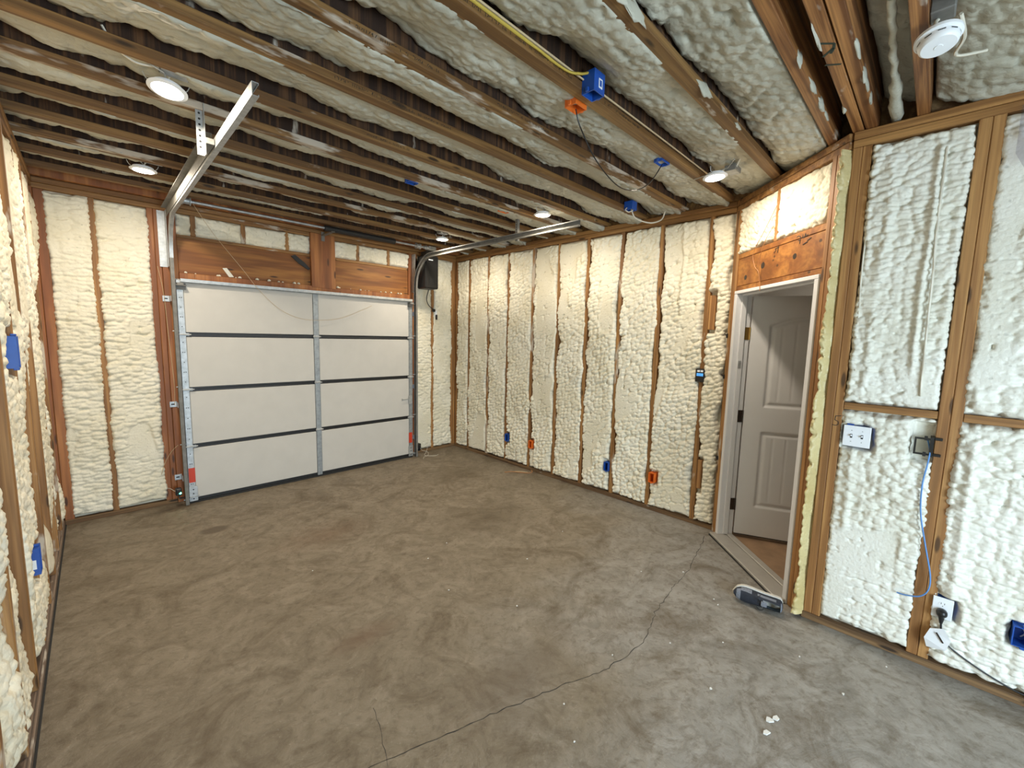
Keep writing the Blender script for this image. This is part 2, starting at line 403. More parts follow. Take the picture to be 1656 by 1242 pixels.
def foam(fr, u0, u1, v0, v1, parent, mat='foam', res=0.009, base=0.006, amp=1.0, big=0.010, over=0.004, rag=0.012, lump=(0.050, 0.037), small=(0.024, 0.018),
         flat=0.25, ridges=(), holes=(), depth=-0.05, round_=0.028, name='foam_panel', ragv=0.018, fn=None, clipfn=None, tilt=0.0, edge=0.012):
    SEED[0] += 11; s = SEED[0]
    m = over + rag * 1.2 + 0.008
    U = np.arange(u0 - m, u1 + m + res, res); V = np.arange(v0 - 0.03, v1 + 0.03 + res, res)
    u, v = np.meshgrid(U, V, indexing='ij')
    wu = u + 0.018 * fbm(u * 14, v * 14, s + 1, 2); wv = v + 0.014 * fbm(u * 13, v * 13, s + 2, 2) + tilt * u
    d1 = domes(wu / lump[0], wv / lump[1], s + 3); d2 = domes(wu / small[0] + 5, wv / small[1], s + 5)
    msk = 0.70 + 0.30 * sstep(-0.35, 0.35, fbm(u * 4, v * 3, s + 6, 2))
    h = base + big * fbm(u * 3.2, v * 2.6, s + 7, 3) + amp * msk * (0.034 * np.sqrt(d1 + 0.004) + 0.0085 * np.sqrt(d2 + 0.01) + 0.0018 * fbm(u * 60, v * 60, s + 8, 2)) - 0.026 * amp
    for (uc, w_, hh, va, vb) in ridges:
        wob = 0.012 * fbm(v * 3, v * 0 + uc, s + 9, 2)
        h = h + hh * np.exp(-((u - uc - wob) / w_) ** 2) * sstep(va - 0.04, va + 0.02, v) * (1 - sstep(vb - 0.02, vb + 0.04, v))
    if flat > 0:     # shaved smooth patches
        k = sstep(0.62 - 0.3 * flat, 0.66 - 0.3 * flat, 0.5 + 0.5 * fbm(u * 3.5, v * 1.8, s + 12, 2))
        cap = base + 0.004 + 0.003 * fbm(u * 5, v * 5, s + 13, 2)
        h = np.where(k > 0, h * (1 - k) + np.minimum(h, cap) * k, h)
    if fn is not None: h = fn(u, v, h)
    eL = u0 - over - rag * fbm(v * 6.0, v * 0 + 0.3, s + 20, 3) * 1.6 - 0.004 * fbm(v * 40, v * 0, s + 24, 2)
    eR = u1 + over + rag * fbm(v * 6.0, v * 0 + 4.3, s + 21, 3) * 1.6 + 0.004 * fbm(v * 40, v * 0 + 2, s + 25, 2)
    eB = v0 + ragv * fbm(u * 7.0, u * 0 + 1.3, s + 22, 3); eT = v1 + ragv * fbm(u * 7.0, u * 0 + 7.3, s + 23, 3)
    d = np.minimum(np.minimum(u - eL, eR - u), np.minimum(v - eB, eT - v))
    d = d + edge * (d1 - 0.45)
    for (ua, ub, va, vb) in holes:
        dh = np.maximum(np.maximum(ua - u, u - ub), np.maximum(va - v, v - vb)) + 0.008 * fbm(u * 25, v * 25, s + 30, 2)
        d = np.minimum(d, dh)
    t = np.clip(d / round_, 0, 1); prof = np.sqrt(np.clip(1 - (1 - t) ** 2, 0, 1))
    n = depth + (h - depth) * prof
    if clipfn is not None: u, v, n = clipfn(u, v, n)
    o, uu, vv, nn = (np.array(x) for x in (fr.o, fr.u, fr.v, fr.n))
    P = o + u[..., None] * uu + v[..., None] * vv + n[..., None] * nn
    a, b = P.shape[:2]; idx = np.arange(a * b).reshape(a, b)
    q = np.stack([idx[:-1, :-1], idx[1:, :-1], idx[1:, 1:], idx[:-1, 1:]], -1).reshape(-1, 4)
    return mesh_np(name, P.reshape(-1, 3), q, mat, parent)

# ================================================================== THE SETTING
floor = MB().box(-0.62, 3.95, YB - 0.3, 5.3, -0.12, 0.0).build('floor', 'concrete')
tag(floor, 'bare stained concrete garage floor with a long crack', 'floor', kind='structure')
def crack(pts, w, jag):
    rnd = random.Random(int(pts[0][0] * 1000)); P = []
    for (x0, y0), (x1, y1) in zip(pts, pts[1:]):
        n = max(2, int(math.hypot(x1 - x0, y1 - y0) / 0.03))
        for k in range(n):
            t = k / n; P.append((x0 + (x1 - x0) * t + rnd.uniform(-jag, jag), y0 + (y1 - y0) * t + rnd.uniform(-jag, jag)))
    P.append(pts[-1]); vs = []; fs = []
    for i, p in enumerate(P):
        a = P[max(0, i - 1)]; b = P[min(len(P) - 1, i + 1)]; dx, dy = b[0] - a[0], b[1] - a[1]; l = math.hypot(dx, dy) or 1
        ww = w * rnd.uniform(0.4, 1.3) / 2
        vs += [(p[0] - dy / l * ww, p[1] + dx / l * ww, 0.0006), (p[0] + dy / l * ww, p[1] - dx / l * ww, 0.0006)]
        if i: fs.append((2 * i - 2, 2 * i - 1, 2 * i + 1, 2 * i))
    m = MB(); m.add(vs, fs); m.build('crack', 'hole', floor)
crack([(3.60, 1.23), (3.3, 1.17), (2.98, 1.107), (2.62, 1.085), (2.33, 1.05), (2.03, 0.972), (1.86, 0.99), (1.705, 1.016), (1.393, 1.134), (1.04, 1.25), (0.65, 1.365), (0.4, 1.42)], 0.0035, 0.008)
crack([(0.78, 1.60), (0.75, 1.48), (0.70, 1.33)], 0.002, 0.003)

FR_R = Frame((XR, YG, 0), (0, -1, 0), (0, 0, 1), (-1, 0, 0))
FR_G = Frame((0, YG, 0), (1, 0, 0), (0, 0, 1), (0, -1, 0))
FR_L = Frame((XL, 0, 0), (0, 1, 0), (0, 0, 1), (1, 0, 0))
FR_D = Frame((XR, YA, 0), (-S2, -S2, 0), (0, 0, 1), (-S2, S2, 0))
FR_3 = Frame((X3, YJ, 0), (0, -1, 0), (0, 0, 1), (-1, 0, 0))
FR_B = Frame((X3, YB, 0), (-1, 0, 0), (0, 0, 1), (0, 1, 0))
FR_C = Frame((0, 0, H), (1, 0, 0), (0, -1, 0), (0, 0, -1))
SD = 0.09          # stud depth
TP = 0.085         # two top plates
def wood_piece(fr, name, mat, u0, u1, v0, v1, parent, n0=-SD, n1=0.0):
    return MB(fr).box(u0, u1, v0, v1, n0, n1, 0.003).build(name, mat, parent)
def wall_base(fr, name, u0, u1, label, mats, soles=True):
    wl = MB(fr).box(u0, u1, 0.0, H + 0.3, -SD - 0.02, -SD - 0.001).build(name, 'osb_sheet')
    tag(wl, label, 'wall', kind='structure')
    wood_piece(fr, 'top_plate', mats[0], u0, u1, H - 0.042, H - 0.001, wl); wood_piece(fr, 'top_plate', mats[0], u0, u1, H - TP, H - 0.0435, wl, n1=-0.004)
    return wl

# ---- right wall
WR = wall_base(FR_R, 'wall_right', -0.1, YG - YA - 0.0, 'long right stud wall filled with cream spray foam', ('plate_y',))
wood_piece(FR_R, 'sole_plate', 'sole_y', -0.0, YG - YA + 0.01, 0.0, 0.04, WR, n1=0.006)
RS = [4.65, 4.25, 3.87, 3.45, 3.06, 2.67, 2.27, 1.86, 1.42]
wood_piece(FR_R, 'stud', 'stud_clean', 0.002, 0.043, 0.04, H - TP, WR)
su = [YG - y for y in RS]; edges = [0.045] + su + [YG - YA - 0.012]
for k, u in enumerate(su):
    wood_piece(FR_R, 'stud', ('stud', 'stud_sprayed')[k in (1, 3, 6)], u - 0.020, u + 0.020, 0.04, H - TP, WR)
for k in range(len(edges) - 1):
    a = edges[k] + (0.02 if k else 0.0); b = edges[k + 1] - (0.02 if k < len(edges) - 2 else 0.0)
    rd = (); fl = 0.2
    if k == 8: rd = ((a + 0.20, 0.022, 0.020, 1.95, 2.7),)
    if k == 4: rd = ((a + 0.10, 0.02, 0.015, 2.25, 2.7), (a + 0.17, 0.02, 0.012, 2.2, 2.7)); fl = 0.5
    if k == 5: fl = 0.55
    hl = tuple((YG - y - 0.004, YG - y + 0.066, z - 0.012, z + 0.11) for y, z in ((3.848, 0.300), (3.428, 0.292), (2.345, 0.272), (1.838, 0.283)))
    if k == 9: hl = ((a - 0.05, a + 0.055, 1.72, 2.07), (a - 0.05, a + 0.04, 0.3, 0.62)); fl = 0.35
    foam(FR_R, a, b, 0.052, H - TP - 0.012, WR, res=0.0056, over=(-0.004, 0.004, -0.006, 0.001)[k % 4], rag=0.026, amp=1.5, flat=fl * 0.4, base=0.010, ridges=rd, holes=hl, tilt=-0.25)

# ---- far wall with the garage door opening
WG = thing('wall_far', 'far stud wall around the garage door opening', 'wall', (1.7, YG, 0), kind='structure')
for a, b, z0, z1 in ((XL - 0.1, 0.585, 0, H + 0.3), (2.98, XR + 0.1, 0, H + 0.3), (0.585, 2.98, 2.12, H + 0.3)):
    MB(FR_G).box(a, b, z0, z1, -SD - 0.02, -SD - 0.001).build('sheathing', 'osb_sheet', WG)
wood_piece(FR_G, 'top_plate', 'plate_x', XL - 0.09, XR + 0.09, H - 0.042, H - 0.001, WG); wood_piece(FR_G, 'top_plate', 'plate_x', XL - 0.09, XR + 0.09, H - TP, H - 0.0435, WG, n1=-0.004)
wood_piece(FR_G, 'sole_plate', 'sole_x', XL, 0.478, 0.0, 0.04, WG, n1=0.004)
wood_piece(FR_G, 'sole_plate', 'sole_x', 3.075, XR, 0.0, 0.04, WG, n1=0.004)
for a, b, mt in ((XL, -0.205, 'jamb'), (0.030, 0.072, 'stud'), (0.395, 0.437, 'jamb'), (0.438, 0.478, 'jamb'), (3.075, 3.115, 'jamb'), (3.345, 3.388, 'stud_clean'), (3.675, 3.717, 'stud_clean'), (3.718, XR, 'stud_clean')):
    wood_piece(FR_G, 'stud', mt, a, b, 0.04, H - TP, WG)
wood_piece(FR_G, 'jamb_board', 'jamb', 0.480, 0.592, 0.0, H - TP, WG, n1=0.010)
wood_piece(FR_G, 'jamb_board', 'jamb', 2.985, 3.073, 0.0, H - TP, WG, n1=0.004)
foam(FR_G, -0.205, 0.030, 0.055, H - TP - 0.01, WG, res=0.007, lump=(0.075, 0.032), small=(0.036, 0.018), amp=1.35, over=0.011, rag=0.009, flat=0.03)
foam(FR_G, 0.072, 0.395, 0.055, H - TP - 0.01, WG, res=0.007, lump=(0.075, 0.034), small=(0.036, 0.018), amp=1.35, over=0.011, rag=0.009, flat=0.03)
foam(FR_G, 3.115, 3.345, 0.055, H - TP - 0.01, WG, res=0.008, lump=(0.06, 0.034), over=0.010, rag=0.007, flat=0.05, base=-0.006)
foam(FR_G, 3.388, 3.675, 0.055, H - TP - 0.01, WG, res=0.008, lump=(0.06, 0.04), over=0.016, rag=0.016, flat=0.05)
HD = wood_piece(FR_G, 'header', 'header_x', 0.594, 2.983, 2.165, 2.480, WG, n1=-0.012)
wood_piece(FR_G, 'header_sill', 'plate_x', 0.594, 2.983, 2.481, 2.510, WG, n1=-0.014)
wood_piece(FR_G, 'header_plank', 'jamb', 0.594, 2.983, 2.105, 2.163, WG, n1=0.030)
wood_piece(FR_G, 'centre_pad', 'jamb', 1.755, 2.020, 2.145, 2.735, WG, n0=-0.011, n1=0.034)
cr = [0.72, 1.125, 1.525, 2.305, 2.705]
for x in cr: wood_piece(FR_G, 'cripple_stud', 'stud_sprayed', x - 0.02, x + 0.02, 2.511, H - TP, WG, n1=-0.006)
for a, b in ((0.594, 0.70), (0.74, 1.105), (1.145, 1.505), (1.545, 1.755), (2.02, 2.285), (2.325, 2.685), (2.725, 2.985)):
    foam(FR_G, a, b, 2.512, H - TP - 0.004, WG, res=0.009, over=0.010, rag=0.006, flat=0.10, base=-0.002, ragv=0.010)
rc = random.Random(3)
for k in range(26):
    x = 0.62 + (2.95 - 0.62) * (k + rc.random()) / 26; r = rc.uniform(0.006, 0.017)
    if 1.73 < x < 2.04: continue
    m = MB(); m.lathe((x, YG - 0.022 + rc.uniform(-0.008, 0.004), 2.1632), (rc.uniform(-.2, .2), rc.uniform(-.2, .2), 1), [(r, 0), (r * 1.1, r * .5), (r * .6, r * 1.1), (0.0005, r * 1.3)], 7)
    m.build('foam_crumb', 'foam', HD, 60)
def twisted_scrap():
    m = MB(); rr = random.Random(5)
    vs = [(0.98, YG - 0.030, 2.165), (1.02, YG - 0.036, 2.168), (0.93, YG - 0.020, 2.245), (0.965, YG - 0.028, 2.25), (0.99, YG - 0.014, 2.166), (0.945, YG - 0.010, 2.24)]
    m.add(vs, [(0, 1, 3, 2), (0, 2, 5, 4), (1, 4, 5, 3), (2, 3, 5), (0, 4, 1)]); m.build('foam_crumb', 'foam_white', HD)
twisted_scrap()

# ---- left wall
WL = wall_base(FR_L, 'wall_left', YB - 0.1, YG + 0.1, 'left stud wall seen edge-on with bulging spray foam', ('plate_y',))
wood_piece(FR_L, 'sole_plate', 'sole_dusty', YB, YG - 0.002, 0.006, 0.046, WL, n1=0.0)
wood_piece(FR_L, 'sole_plate', 'sole_dusty', YB, YG - 0.002, 0.0475, 0.088, WL, n1=-0.006)
MB(FR_L).box(YB, YG - 0.01, 0.0004, 0.006, 0.0005, 0.008).build('sill_gap', 'hole', WL)
LS = [4.62, 4.20, 3.80, 3.40, 3.00, 2.60, 2.20, 1.80, 1.40, 1.00, 0.60, 0.20, -0.20, -0.60, -1.0, -1.4, -1.8, -2.2]
for k, y in enumerate(LS):
    wood_piece(FR_L, 'stud', 'stud_sprayed' if k % 3 != 2 else 'stud', y - 0.02, y + 0.02, 0.088, H - TP, WL)
wood_piece(FR_L, 'stud', 'jamb', YG - 0.043, YG - 0.003, 0.088, H - TP, WL)
ys = sorted([YB + 0.02] + LS + [YG - 0.023])
def lump_fn(seed, lo, hi):
    def f(u, v, h):
        k = fbm(u * 2.2, v * 1.35, seed, 2)
        return h + lo + (hi - lo) * sstep(-0.30, 0.30, k)
    return f
for k in range(len(ys) - 1):
    a, b = ys[k] + 0.02, ys[k + 1] - 0.02
    near = a < 0.9
    hl = ((2.70, 2.99, 1.43, 1.63), (2.70, 2.99, 0.44, 0.64)) if a < 2.9 < b else ()
    foam(FR_L, a, b, 0.150, H - TP - 0.012, WL, mat='foam', res=0.02 if near else 0.0105, base=0.004, amp=1.3, over=0.010, rag=0.014, flat=0.05,
         fn=lump_fn(500 + k, -0.062, -0.006), depth=-0.06, holes=hl, ragv=0.03)

# ---- diagonal wall with the side door
LD = math.hypot(XR - X3, YA - YJ)
WD = thing('wall_diagonal', 'short diagonal stud wall framing the white side door', 'wall', tuple(FR_D(LD / 2, 0, 0)), kind='structure')
for a, b, z0, z1 in ((0.0, 0.10, 0, H + 0.3), (1.02, LD + 0.02, 0, H + 0.3), (0.10, 1.02, 2.06, H + 0.3)):
    MB(FR_D).box(a, b, z0, z1, -SD - 0.02, -SD - 0.001).build('sheathing', 'osb_sheet', WD)
wood_piece(FR_D, 'top_plate', 'plate_d', 0.0, LD, H - 0.042, H - 0.001, WD); wood_piece(FR_D, 'top_plate', 'plate_d', 0.0, LD, H - TP, H - 0.0435, WD, n1=-0.004)
for a, b, mt in ((0.012, 0.050, 'stud'), (0.051, 0.088, 'stud_clean'), (1.032, 1.068, 'stud_clean'), (1.069, 1.105, 'stud_clean')):
    wood_piece(FR_D, 'stud', mt, a, b, 0.0, H - TP, WD, n1=0.004)
DH = wood_piece(FR_D, 'header', 'header_d', 0.089, 1.031, 2.093, 2.305, WD, n1=-0.004)
wood_piece(FR_D, 'header_plank', 'header_d', 0.089, 1.031, 2.058, 2.091, WD, n1=-0.002)
wood_piece(FR_D, 'header_sill', 'header_d', 0.089, 1.031, 2.307, 2.345, WD, n1=-0.002)
wood_piece(FR_D, 'cripple_stud', 'stud_sprayed', 0.525, 0.563, 2.346, H - TP, WD, n1=-0.004)
foam(FR_D, 0.089, 0.525, 2.348, H - TP - 0.004, WD, res=0.006, over=0.008, rag=0.010, flat=0.1, tilt=0.35, base=0.0, amp=1.3)
foam(FR_D, 0.563, 1.031, 2.348, H - TP - 0.004, WD, res=0.006, over=0.008, rag=0.012, flat=0.85, base=0.0, amp=1.2)
for (u, v, r) in ((0.205, 2.150, 0.014), (0.425, 2.205, 0.017), (0.770, 2.205, 0.014)):
    MB(FR_D).lathe((u, v, -0.0035), (0, 0, 1), [(r * 1.35, 0), (r, 0.0006), (0.0004, 0.0008)], 16).build('knot', 'bronze', DH)
def strokes(fr, lst, n, wd, name, mat, parent):
    m = MB(fr)
    for pl in lst:
        for (a0, b0), (a1, b1) in zip(pl, pl[1:]):
            dx, dy = a1 - a0, b1 - b0; l = math.hypot(dx, dy) or 1; px, py = -dy / l * wd / 2, dx / l * wd / 2
            m.prism([(a0 + px, b0 + py), (a1 + px, b1 + py), (a1 - px, b1 - py), (a0 - px, b0 - py)], n, n + 0.0006)
    return m.build(name, mat, parent)
strokes(FR_D, [[(0.775, 2.322), (0.795, 2.325), (0.812, 2.318), (0.808, 2.275)], [(0.790, 2.300), (0.806, 2.296)], [(0.835, 2.325), (0.832, 2.305), (0.850, 2.308), (0.858, 2.326), (0.862, 2.306), (0.882, 2.316)],
               [(0.875, 2.278), (0.912, 2.290)], [(0.838, 2.262), (0.880, 2.272)], [(0.555, 2.292), (0.600, 2.300)], [(0.592, 2.300), (0.588, 2.262)], [(0.548, 2.268), (0.572, 2.285)]], -0.0015, 0.0045, 'pencil_mark', 'ink', WD)

# ---- near right wall
W3 = wall_base(FR_3, 'wall_right_near', 0.02, YJ - YB + 0.1, 'near right stud wall with white ridged spray foam panels', ('plate_y',))
wood_piece(FR_3, 'sole_plate', 'sole_y', 0.012, YJ - YB, 0.0, 0.04, W3, n1=0.006)
T3 = [(0.022, 0.062), (0.063, 0.103), (0.478, 0.520), (0.521, 0.562), (0.885, 0.925), (1.29, 1.33), (1.70, 1.74), (2.10, 2.14), (2.50, 2.54)]
for a, b in T3: wood_piece(FR_3, 'stud', 'stud_clean', a, b, 0.04, H - TP, W3)
wood_piece(FR_3, 'blocking', 'plate_y', 0.104, 0.477, 1.292, 1.330, W3, n1=-0.004)
wood_piece(FR_3, 'blocking', 'plate_y', 0.563, 0.884, 1.290, 1.328, W3, n1=-0.004)
wl = dict(lump=(0.048, 0.026), small=(0.026, 0.0140), mat='foam_white', amp=1.3, rag=0.009)
foam(FR_3, 0.103, 0.478, 1.335, H - TP - 0.012, W3, res=0.0052, over=0.000, flat=0.22, base=0.004, ridges=((0.36, 0.014, 0.018, 1.4, 2.6), (0.19, 0.02, 0.012, 1.4, 2.6)), **wl)
foam(FR_3, 0.103, 0.478, 0.052, 1.285, W3, res=0.0052, over=0.008, flat=0.12, base=0.004, ridges=((0.165, 0.022, 0.012, 0.1, 1.1),), holes=((0.115, 0.24, 1.085, 1.20), (0.40, 0.50, 1.075, 1.265)), **wl)
foam(FR_3, 0.562, 0.885, 1.333, H - TP - 0.012, W3, res=0.0062, over=0.010, flat=0.25, base=0.004, ridges=((0.60, 0.015, 0.014, 1.4, 2.6),), **wl)
foam(FR_3, 0.562, 0.885, 0.055, 1.283, W3, res=0.0052, over=0.012, flat=0.28, base=0.006, ridges=((0.615, 0.02, 0.014, 0.4, 1.2),), holes=((0.57, 0.628, 0.30, 0.395), (0.812, 0.90, 0.290, 0.385)), **wl)
for k in range(4, len(T3)):
    a = T3[k][1]; b = T3[k + 1][0] if k + 1 < len(T3) else YJ - YB - 0.02
    foam(FR_3, a, b, 0.055, H - TP - 0.012, W3, res=0.025, **wl)
# bead of foam in the corner gap between the door framing and the near wall
def bead():
    rr = random.Random(11); m = MB(); z = 0.03; base = Vector((X3 - 0.002, YJ + 0.006, 0))
    side = Vector((-0.92, 0.38, 0)); acr = Vector((0.38, 0.92, 0))
    u = np.linspace(-0.030, 0.030, 16); v = np.arange(0.02, H - TP, 0.008); uu, vv = np.meshgrid(u, v, indexing='ij')
    wv = vv + 0.01 * fbm(vv * 20, uu * 20, 911, 2); n = domes(uu / 0.045 + 0.4, wv / 0.045, 912) * 0.040 + domes(uu / 0.02, wv / 0.022, 913) * 0.012 + 0.014 * fbm(uu * 8, vv * 5, 914, 2)
    wid = 0.015 + 0.017 * fbm(vv * 7, vv * 0 + 2, 915, 3)
    t = np.clip((wid - np.abs(uu - 0.006 * fbm(vv * 5, vv * 0, 916, 2))) / 0.014, 0, 1); n = -0.03 + (n + 0.028) * np.sqrt(1 - (1 - t) ** 2)
    b0 = np.array(base); P = b0 + uu[..., None] * np.array(acr) + n[..., None] * np.array(side) + vv[..., None] * np.array((0, 0, 1.0))
    a, b = uu.shape; idx = np.arange(a * b).reshape(a, b); q = np.stack([idx[:-1, :-1], idx[1:, :-1], idx[1:, 1:], idx[:-1, 1:]], -1).reshape(-1, 4)
    o = mesh_np('foam_bead', P.reshape(-1, 3), q, 'foam_bead', WD)
    o['label'] = 'yellowish bead of expanded foam filling the corner gap'
bead()
strokes(FR_3, [[(0.100, 1.252), (0.074, 1.248), (0.072, 1.225), (0.088, 1.218), (0.090, 1.203), (0.080, 1.194), (0.062, 1.196)]], 0.0002, 0.0035, 'pencil_mark', 'ink', W3)

# ---- rear wall behind the camera, with the window that gives the daylight
WBk = thing('wall_rear', 'rear stud wall with a wide glazed door behind the viewpoint', 'wall', (1.3, YB, 0), kind='structure')
Wd = X3 - XL
u0w, u1w = X3 - WIN[1], X3 - WIN[0]
for a, b, z0, z1 in ((-0.1, u0w, 0, H), (u1w, Wd + 0.1, 0, H), (u0w, u1w, 0, WIN[2]), (u0w, u1w, WIN[3], H)):
    MB(FR_B).box(a, b, z0, z1, -SD - 0.02, 0.0).build('sheathing', 'osb_sheet', WBk)
wn = thing('window_1', 'wide white-framed glazed door behind the viewpoint', 'window', ((WIN[0] + WIN[1]) / 2, YB, WIN[2]), kind='structure')
m = MB(FR_B)
m.box(u0w, u1w, WIN[2], WIN[2] + 0.05, -0.1, 0.02); m.box(u0w, u1w, WIN[3] - 0.05, WIN[3], -0.1, 0.02)
for u in (u0w, (u0w + u1w) / 2 - 0.025, u1w - 0.05): m.box(u, u + 0.05, WIN[2] + 0.05, WIN[3] - 0.05, -0.1, 0.02)
m.build('window_frame', 'white_paint', wn)
um = (u0w + u1w) / 2
for a, b in ((u0w + 0.05, um - 0.025), (um + 0.025, u1w - 0.05)): MB(FR_B).box(a, b, WIN[2] + 0.05, WIN[3] - 0.05, -0.05, -0.046).build('pane', 'pane_glass', wn)

# ---- ceiling: subfloor, joists, foam in the bays
CE = MB().box(XL - 0.12, XR + 0.12, YB - 0.12, YG + 0.1, H + 0.3025, H + 0.33).build('ceiling', 'osb_sheet')
tag(CE, 'open ceiling of wooden joists with sprayed foam between them', 'ceiling', kind='structure')
def xend(y): return XR + 0.085 if y > YA - 0.05 else (min(XR, y + X3 - YJ) + 0.085 if y > YJ else X3 + 0.085)
IJ = [0.885, 1.287, 1.685, 2.065, 2.475, 2.83, 3.22, 3.57, 3.92, 4.29, 4.66]
IJ_BACK = [-0.25, -0.65, -1.05, -1.45, -1.85, -2.25]
for k, y in enumerate(IJ + IJ_BACK):
    x0, x1 = XL - 0.085, xend(y - 0.03)
    j = MB().box(x0, x1, y - 0.006, y + 0.006, H + 0.0385, H + 0.2635).build('joist', 'osb_web', CE)
    MB().box(x0, x1, y - 0.031, y + 0.031, H + 0.0005, H + 0.038, 0.003).build('bottom_flange', ('flange', 'flange', 'flange_sprayed')[k % 3], j)
    MB().box(x0, x1, y - 0.031, y + 0.031, H + 0.264, H + 0.302, 0.003).build('top_flange', 'flange', j)
LV = [(0.497, 0.545), (0.376, 0.424), (0.322, 0.370), (0.128, 0.174)]
for a, b in LV: MB().box(XL - 0.085, xend(a), a, b, H + 0.0005, H + 0.302, 0.003).build('beam', 'lvl', CE)
MB().box(XL - 0.085, XR + 0.085, YG - 0.045, YG, H + 0.0005, H + 0.302, 0.003).build('rim_board', 'jamb', CE)
MB().box(XL - 0.085, XL - 0.045, YB, YG - 0.05, H + 0.0005, H + 0.302).build('rim_board', 'flange', CE)
MB().box(XR + 0.05, XR + 0.085, YA, YG - 0.05, H + 0.0005, H + 0.302).build('rim_board', 'flange', CE)
strokes(Frame((0, 0, H + 0.0004), (1, 0, 0), (0, 1, 0), (0, 0, -1)), [[(2.02, 0.425), (2.06, 0.380), (2.085, 0.385), (2.125, 0.425)], [(2.09, 0.385), (2.12, 0.40)], [(2.19, 0.428), (2.225, 0.380)]], 0.0002, 0.010, 'marker_stroke', 'green_ink', CE)
bays = []
sup = [(y - 0.006, y + 0.006) for y in IJ_BACK[::-1]] + [LV[3], LV[2], LV[1], LV[0]] + [(y - 0.006, y + 0.006) for y in IJ] + [(YG - 0.046, YG)]
for (a0, a1), (b0, b1) in zip(sup, sup[1:]):
    if b0 - a1 > 0.05: bays.append((a1 + 0.001, b0 - 0.001))
def ceil_fn(y0, y1, dep, seed, climb, nd):
    def f(u, v, h):
        y = -v
        far = np.exp(-np.clip(y1 - y, 0, 1) / 0.075); nearw = np.exp(-np.clip(y - y0, 0, 1) / 0.05)
        k = sstep(-0.35, 0.35, fbm(u * 2.6, u * 0 + 3.1, seed, 4))
        blot = 0.035 * fbm(u * 2.0, v * 4.0, seed + 5, 2)
        wall = 0.03 * np.exp(-np.clip(xend(y1 - 0.02) - 0.085 - u, 0, 9) / 0.10)
        t = np.clip((y - y0) / (y1 - y0), 0, 1); jag = 0.020 * fbm(u * 11, v * 9, seed + 8, 3)
        return h * 1.25 - (nd + dep * t ** 1.3) + blot - (climb * k + 0.010 + 1.5 * jag) * far + wall
    return f
for k, (y0, y1) in enumerate(bays):
    dep = 0.062; climb = 0.055; nd = 0.016; mt = 'foam_ceiling_shaded'; rs = 0.011
    if y0 < -0.3: rs = 0.03
    if y0 > 3.0: dep = 0.060; climb = 0.070
    if y0 > 4.6: dep = 0.10; climb = 0.05
    if abs(y0 - 0.424) < 0.01: dep = 0.04; nd = 0.20; climb = 0.0
    if abs(y0 - 0.174) < 0.01: dep = 0.04; nd = 0.115; climb = 0.03
    if abs(y0 - 0.545) < 0.01: dep = 0.045; climb = 0.03
    x1 = max(xend(y0), xend(y1)) - 0.035
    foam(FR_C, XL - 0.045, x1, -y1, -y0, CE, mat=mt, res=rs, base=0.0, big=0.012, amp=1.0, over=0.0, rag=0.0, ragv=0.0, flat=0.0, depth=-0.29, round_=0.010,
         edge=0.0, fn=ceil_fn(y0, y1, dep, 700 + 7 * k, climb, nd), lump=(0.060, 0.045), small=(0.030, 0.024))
# foam-coated pipe in the bay next to the smoke alarm
m = MB(); rr = random.Random(21); P = []; R_ = []
for k in range(26):
    t = k / 25; P.append((2.00 + 1.0 * t, 0.222 + 0.03 * t + rr.uniform(-.004, .004), H + 0.050 - 0.02 * t)); R_.append((0.013 if t < 0.62 else 0.024) * rr.uniform(0.85, 1.2))
m.tube(P, R_, 10); m.build('foam_coated_pipe', 'foam_ceiling_shaded', CE, 80)

# scraps of foam stuck to the edges of the near beams
rs_ = random.Random(41)
for (xa, xb, ye, cnt) in ((1.6, 2.9, 0.499, 5), (1.9, 2.8, 0.422, 3), (1.75, 2.8, 0.324, 4), (1.2, 3.2, 0.856, 5)):
    for k in range(cnt):
        x = rs_.uniform(xa, xb); lx = rs_.uniform(0.03, 0.11); ly = rs_.uniform(0.004, 0.010); lz = rs_.uniform(0.012, 0.030)
        bmv = bmesh.new(); bmesh.ops.create_icosphere(bmv, subdivisions=2, radius=1.0)
        m = MB(); m.add([(x + v.co.x * lx * (1 + 0.25 * math.sin(5 * v.co.z + k)), ye + v.co.y * ly * (1 + 0.3 * math.sin(4 * v.co.x + k)), H + 0.012 + v.co.z * lz * (1 + 0.3 * math.sin(6 * v.co.x + 2 * k))) for v in bmv.verts], [tuple(v.index for v in f.verts) for f in bmv.faces]); bmv.free()
        m.build('foam_scrap', 'foam_ceiling_shaded', CE, 80)

# faded printed stamps along the joist flanges
for yj, spans in ((1.287, ((0.9, 1.6), (1.85, 2.2))), (1.685, ((0.75, 1.15), (1.5, 1.9))), (2.065, ((0.85, 1.5),)), (2.475, ((1.2, 1.5),))):
    fj = Frame((0, yj - 0.0315, H), (1, 0, 0), (0, 0, 1), (0, -1, 0)); ls = []
    for a_, b_ in spans:
        x = a_
        while x < b_:
            h_ = rs_.uniform(0.008, 0.014); ls.append([(x, 0.012), (x, 0.012 + h_)] if rs_.random() < 0.6 else [(x, 0.012 + h_ * rs_.random()), (x + 0.006, 0.012 + h_)]); x += rs_.choice((0.006, 0.008, 0.010, 0.010, 0.024))
    strokes(fj, ls, 0.0001, 0.0022, 'printed_stamp', 'ink', CE)['kind'] = 'stuff'

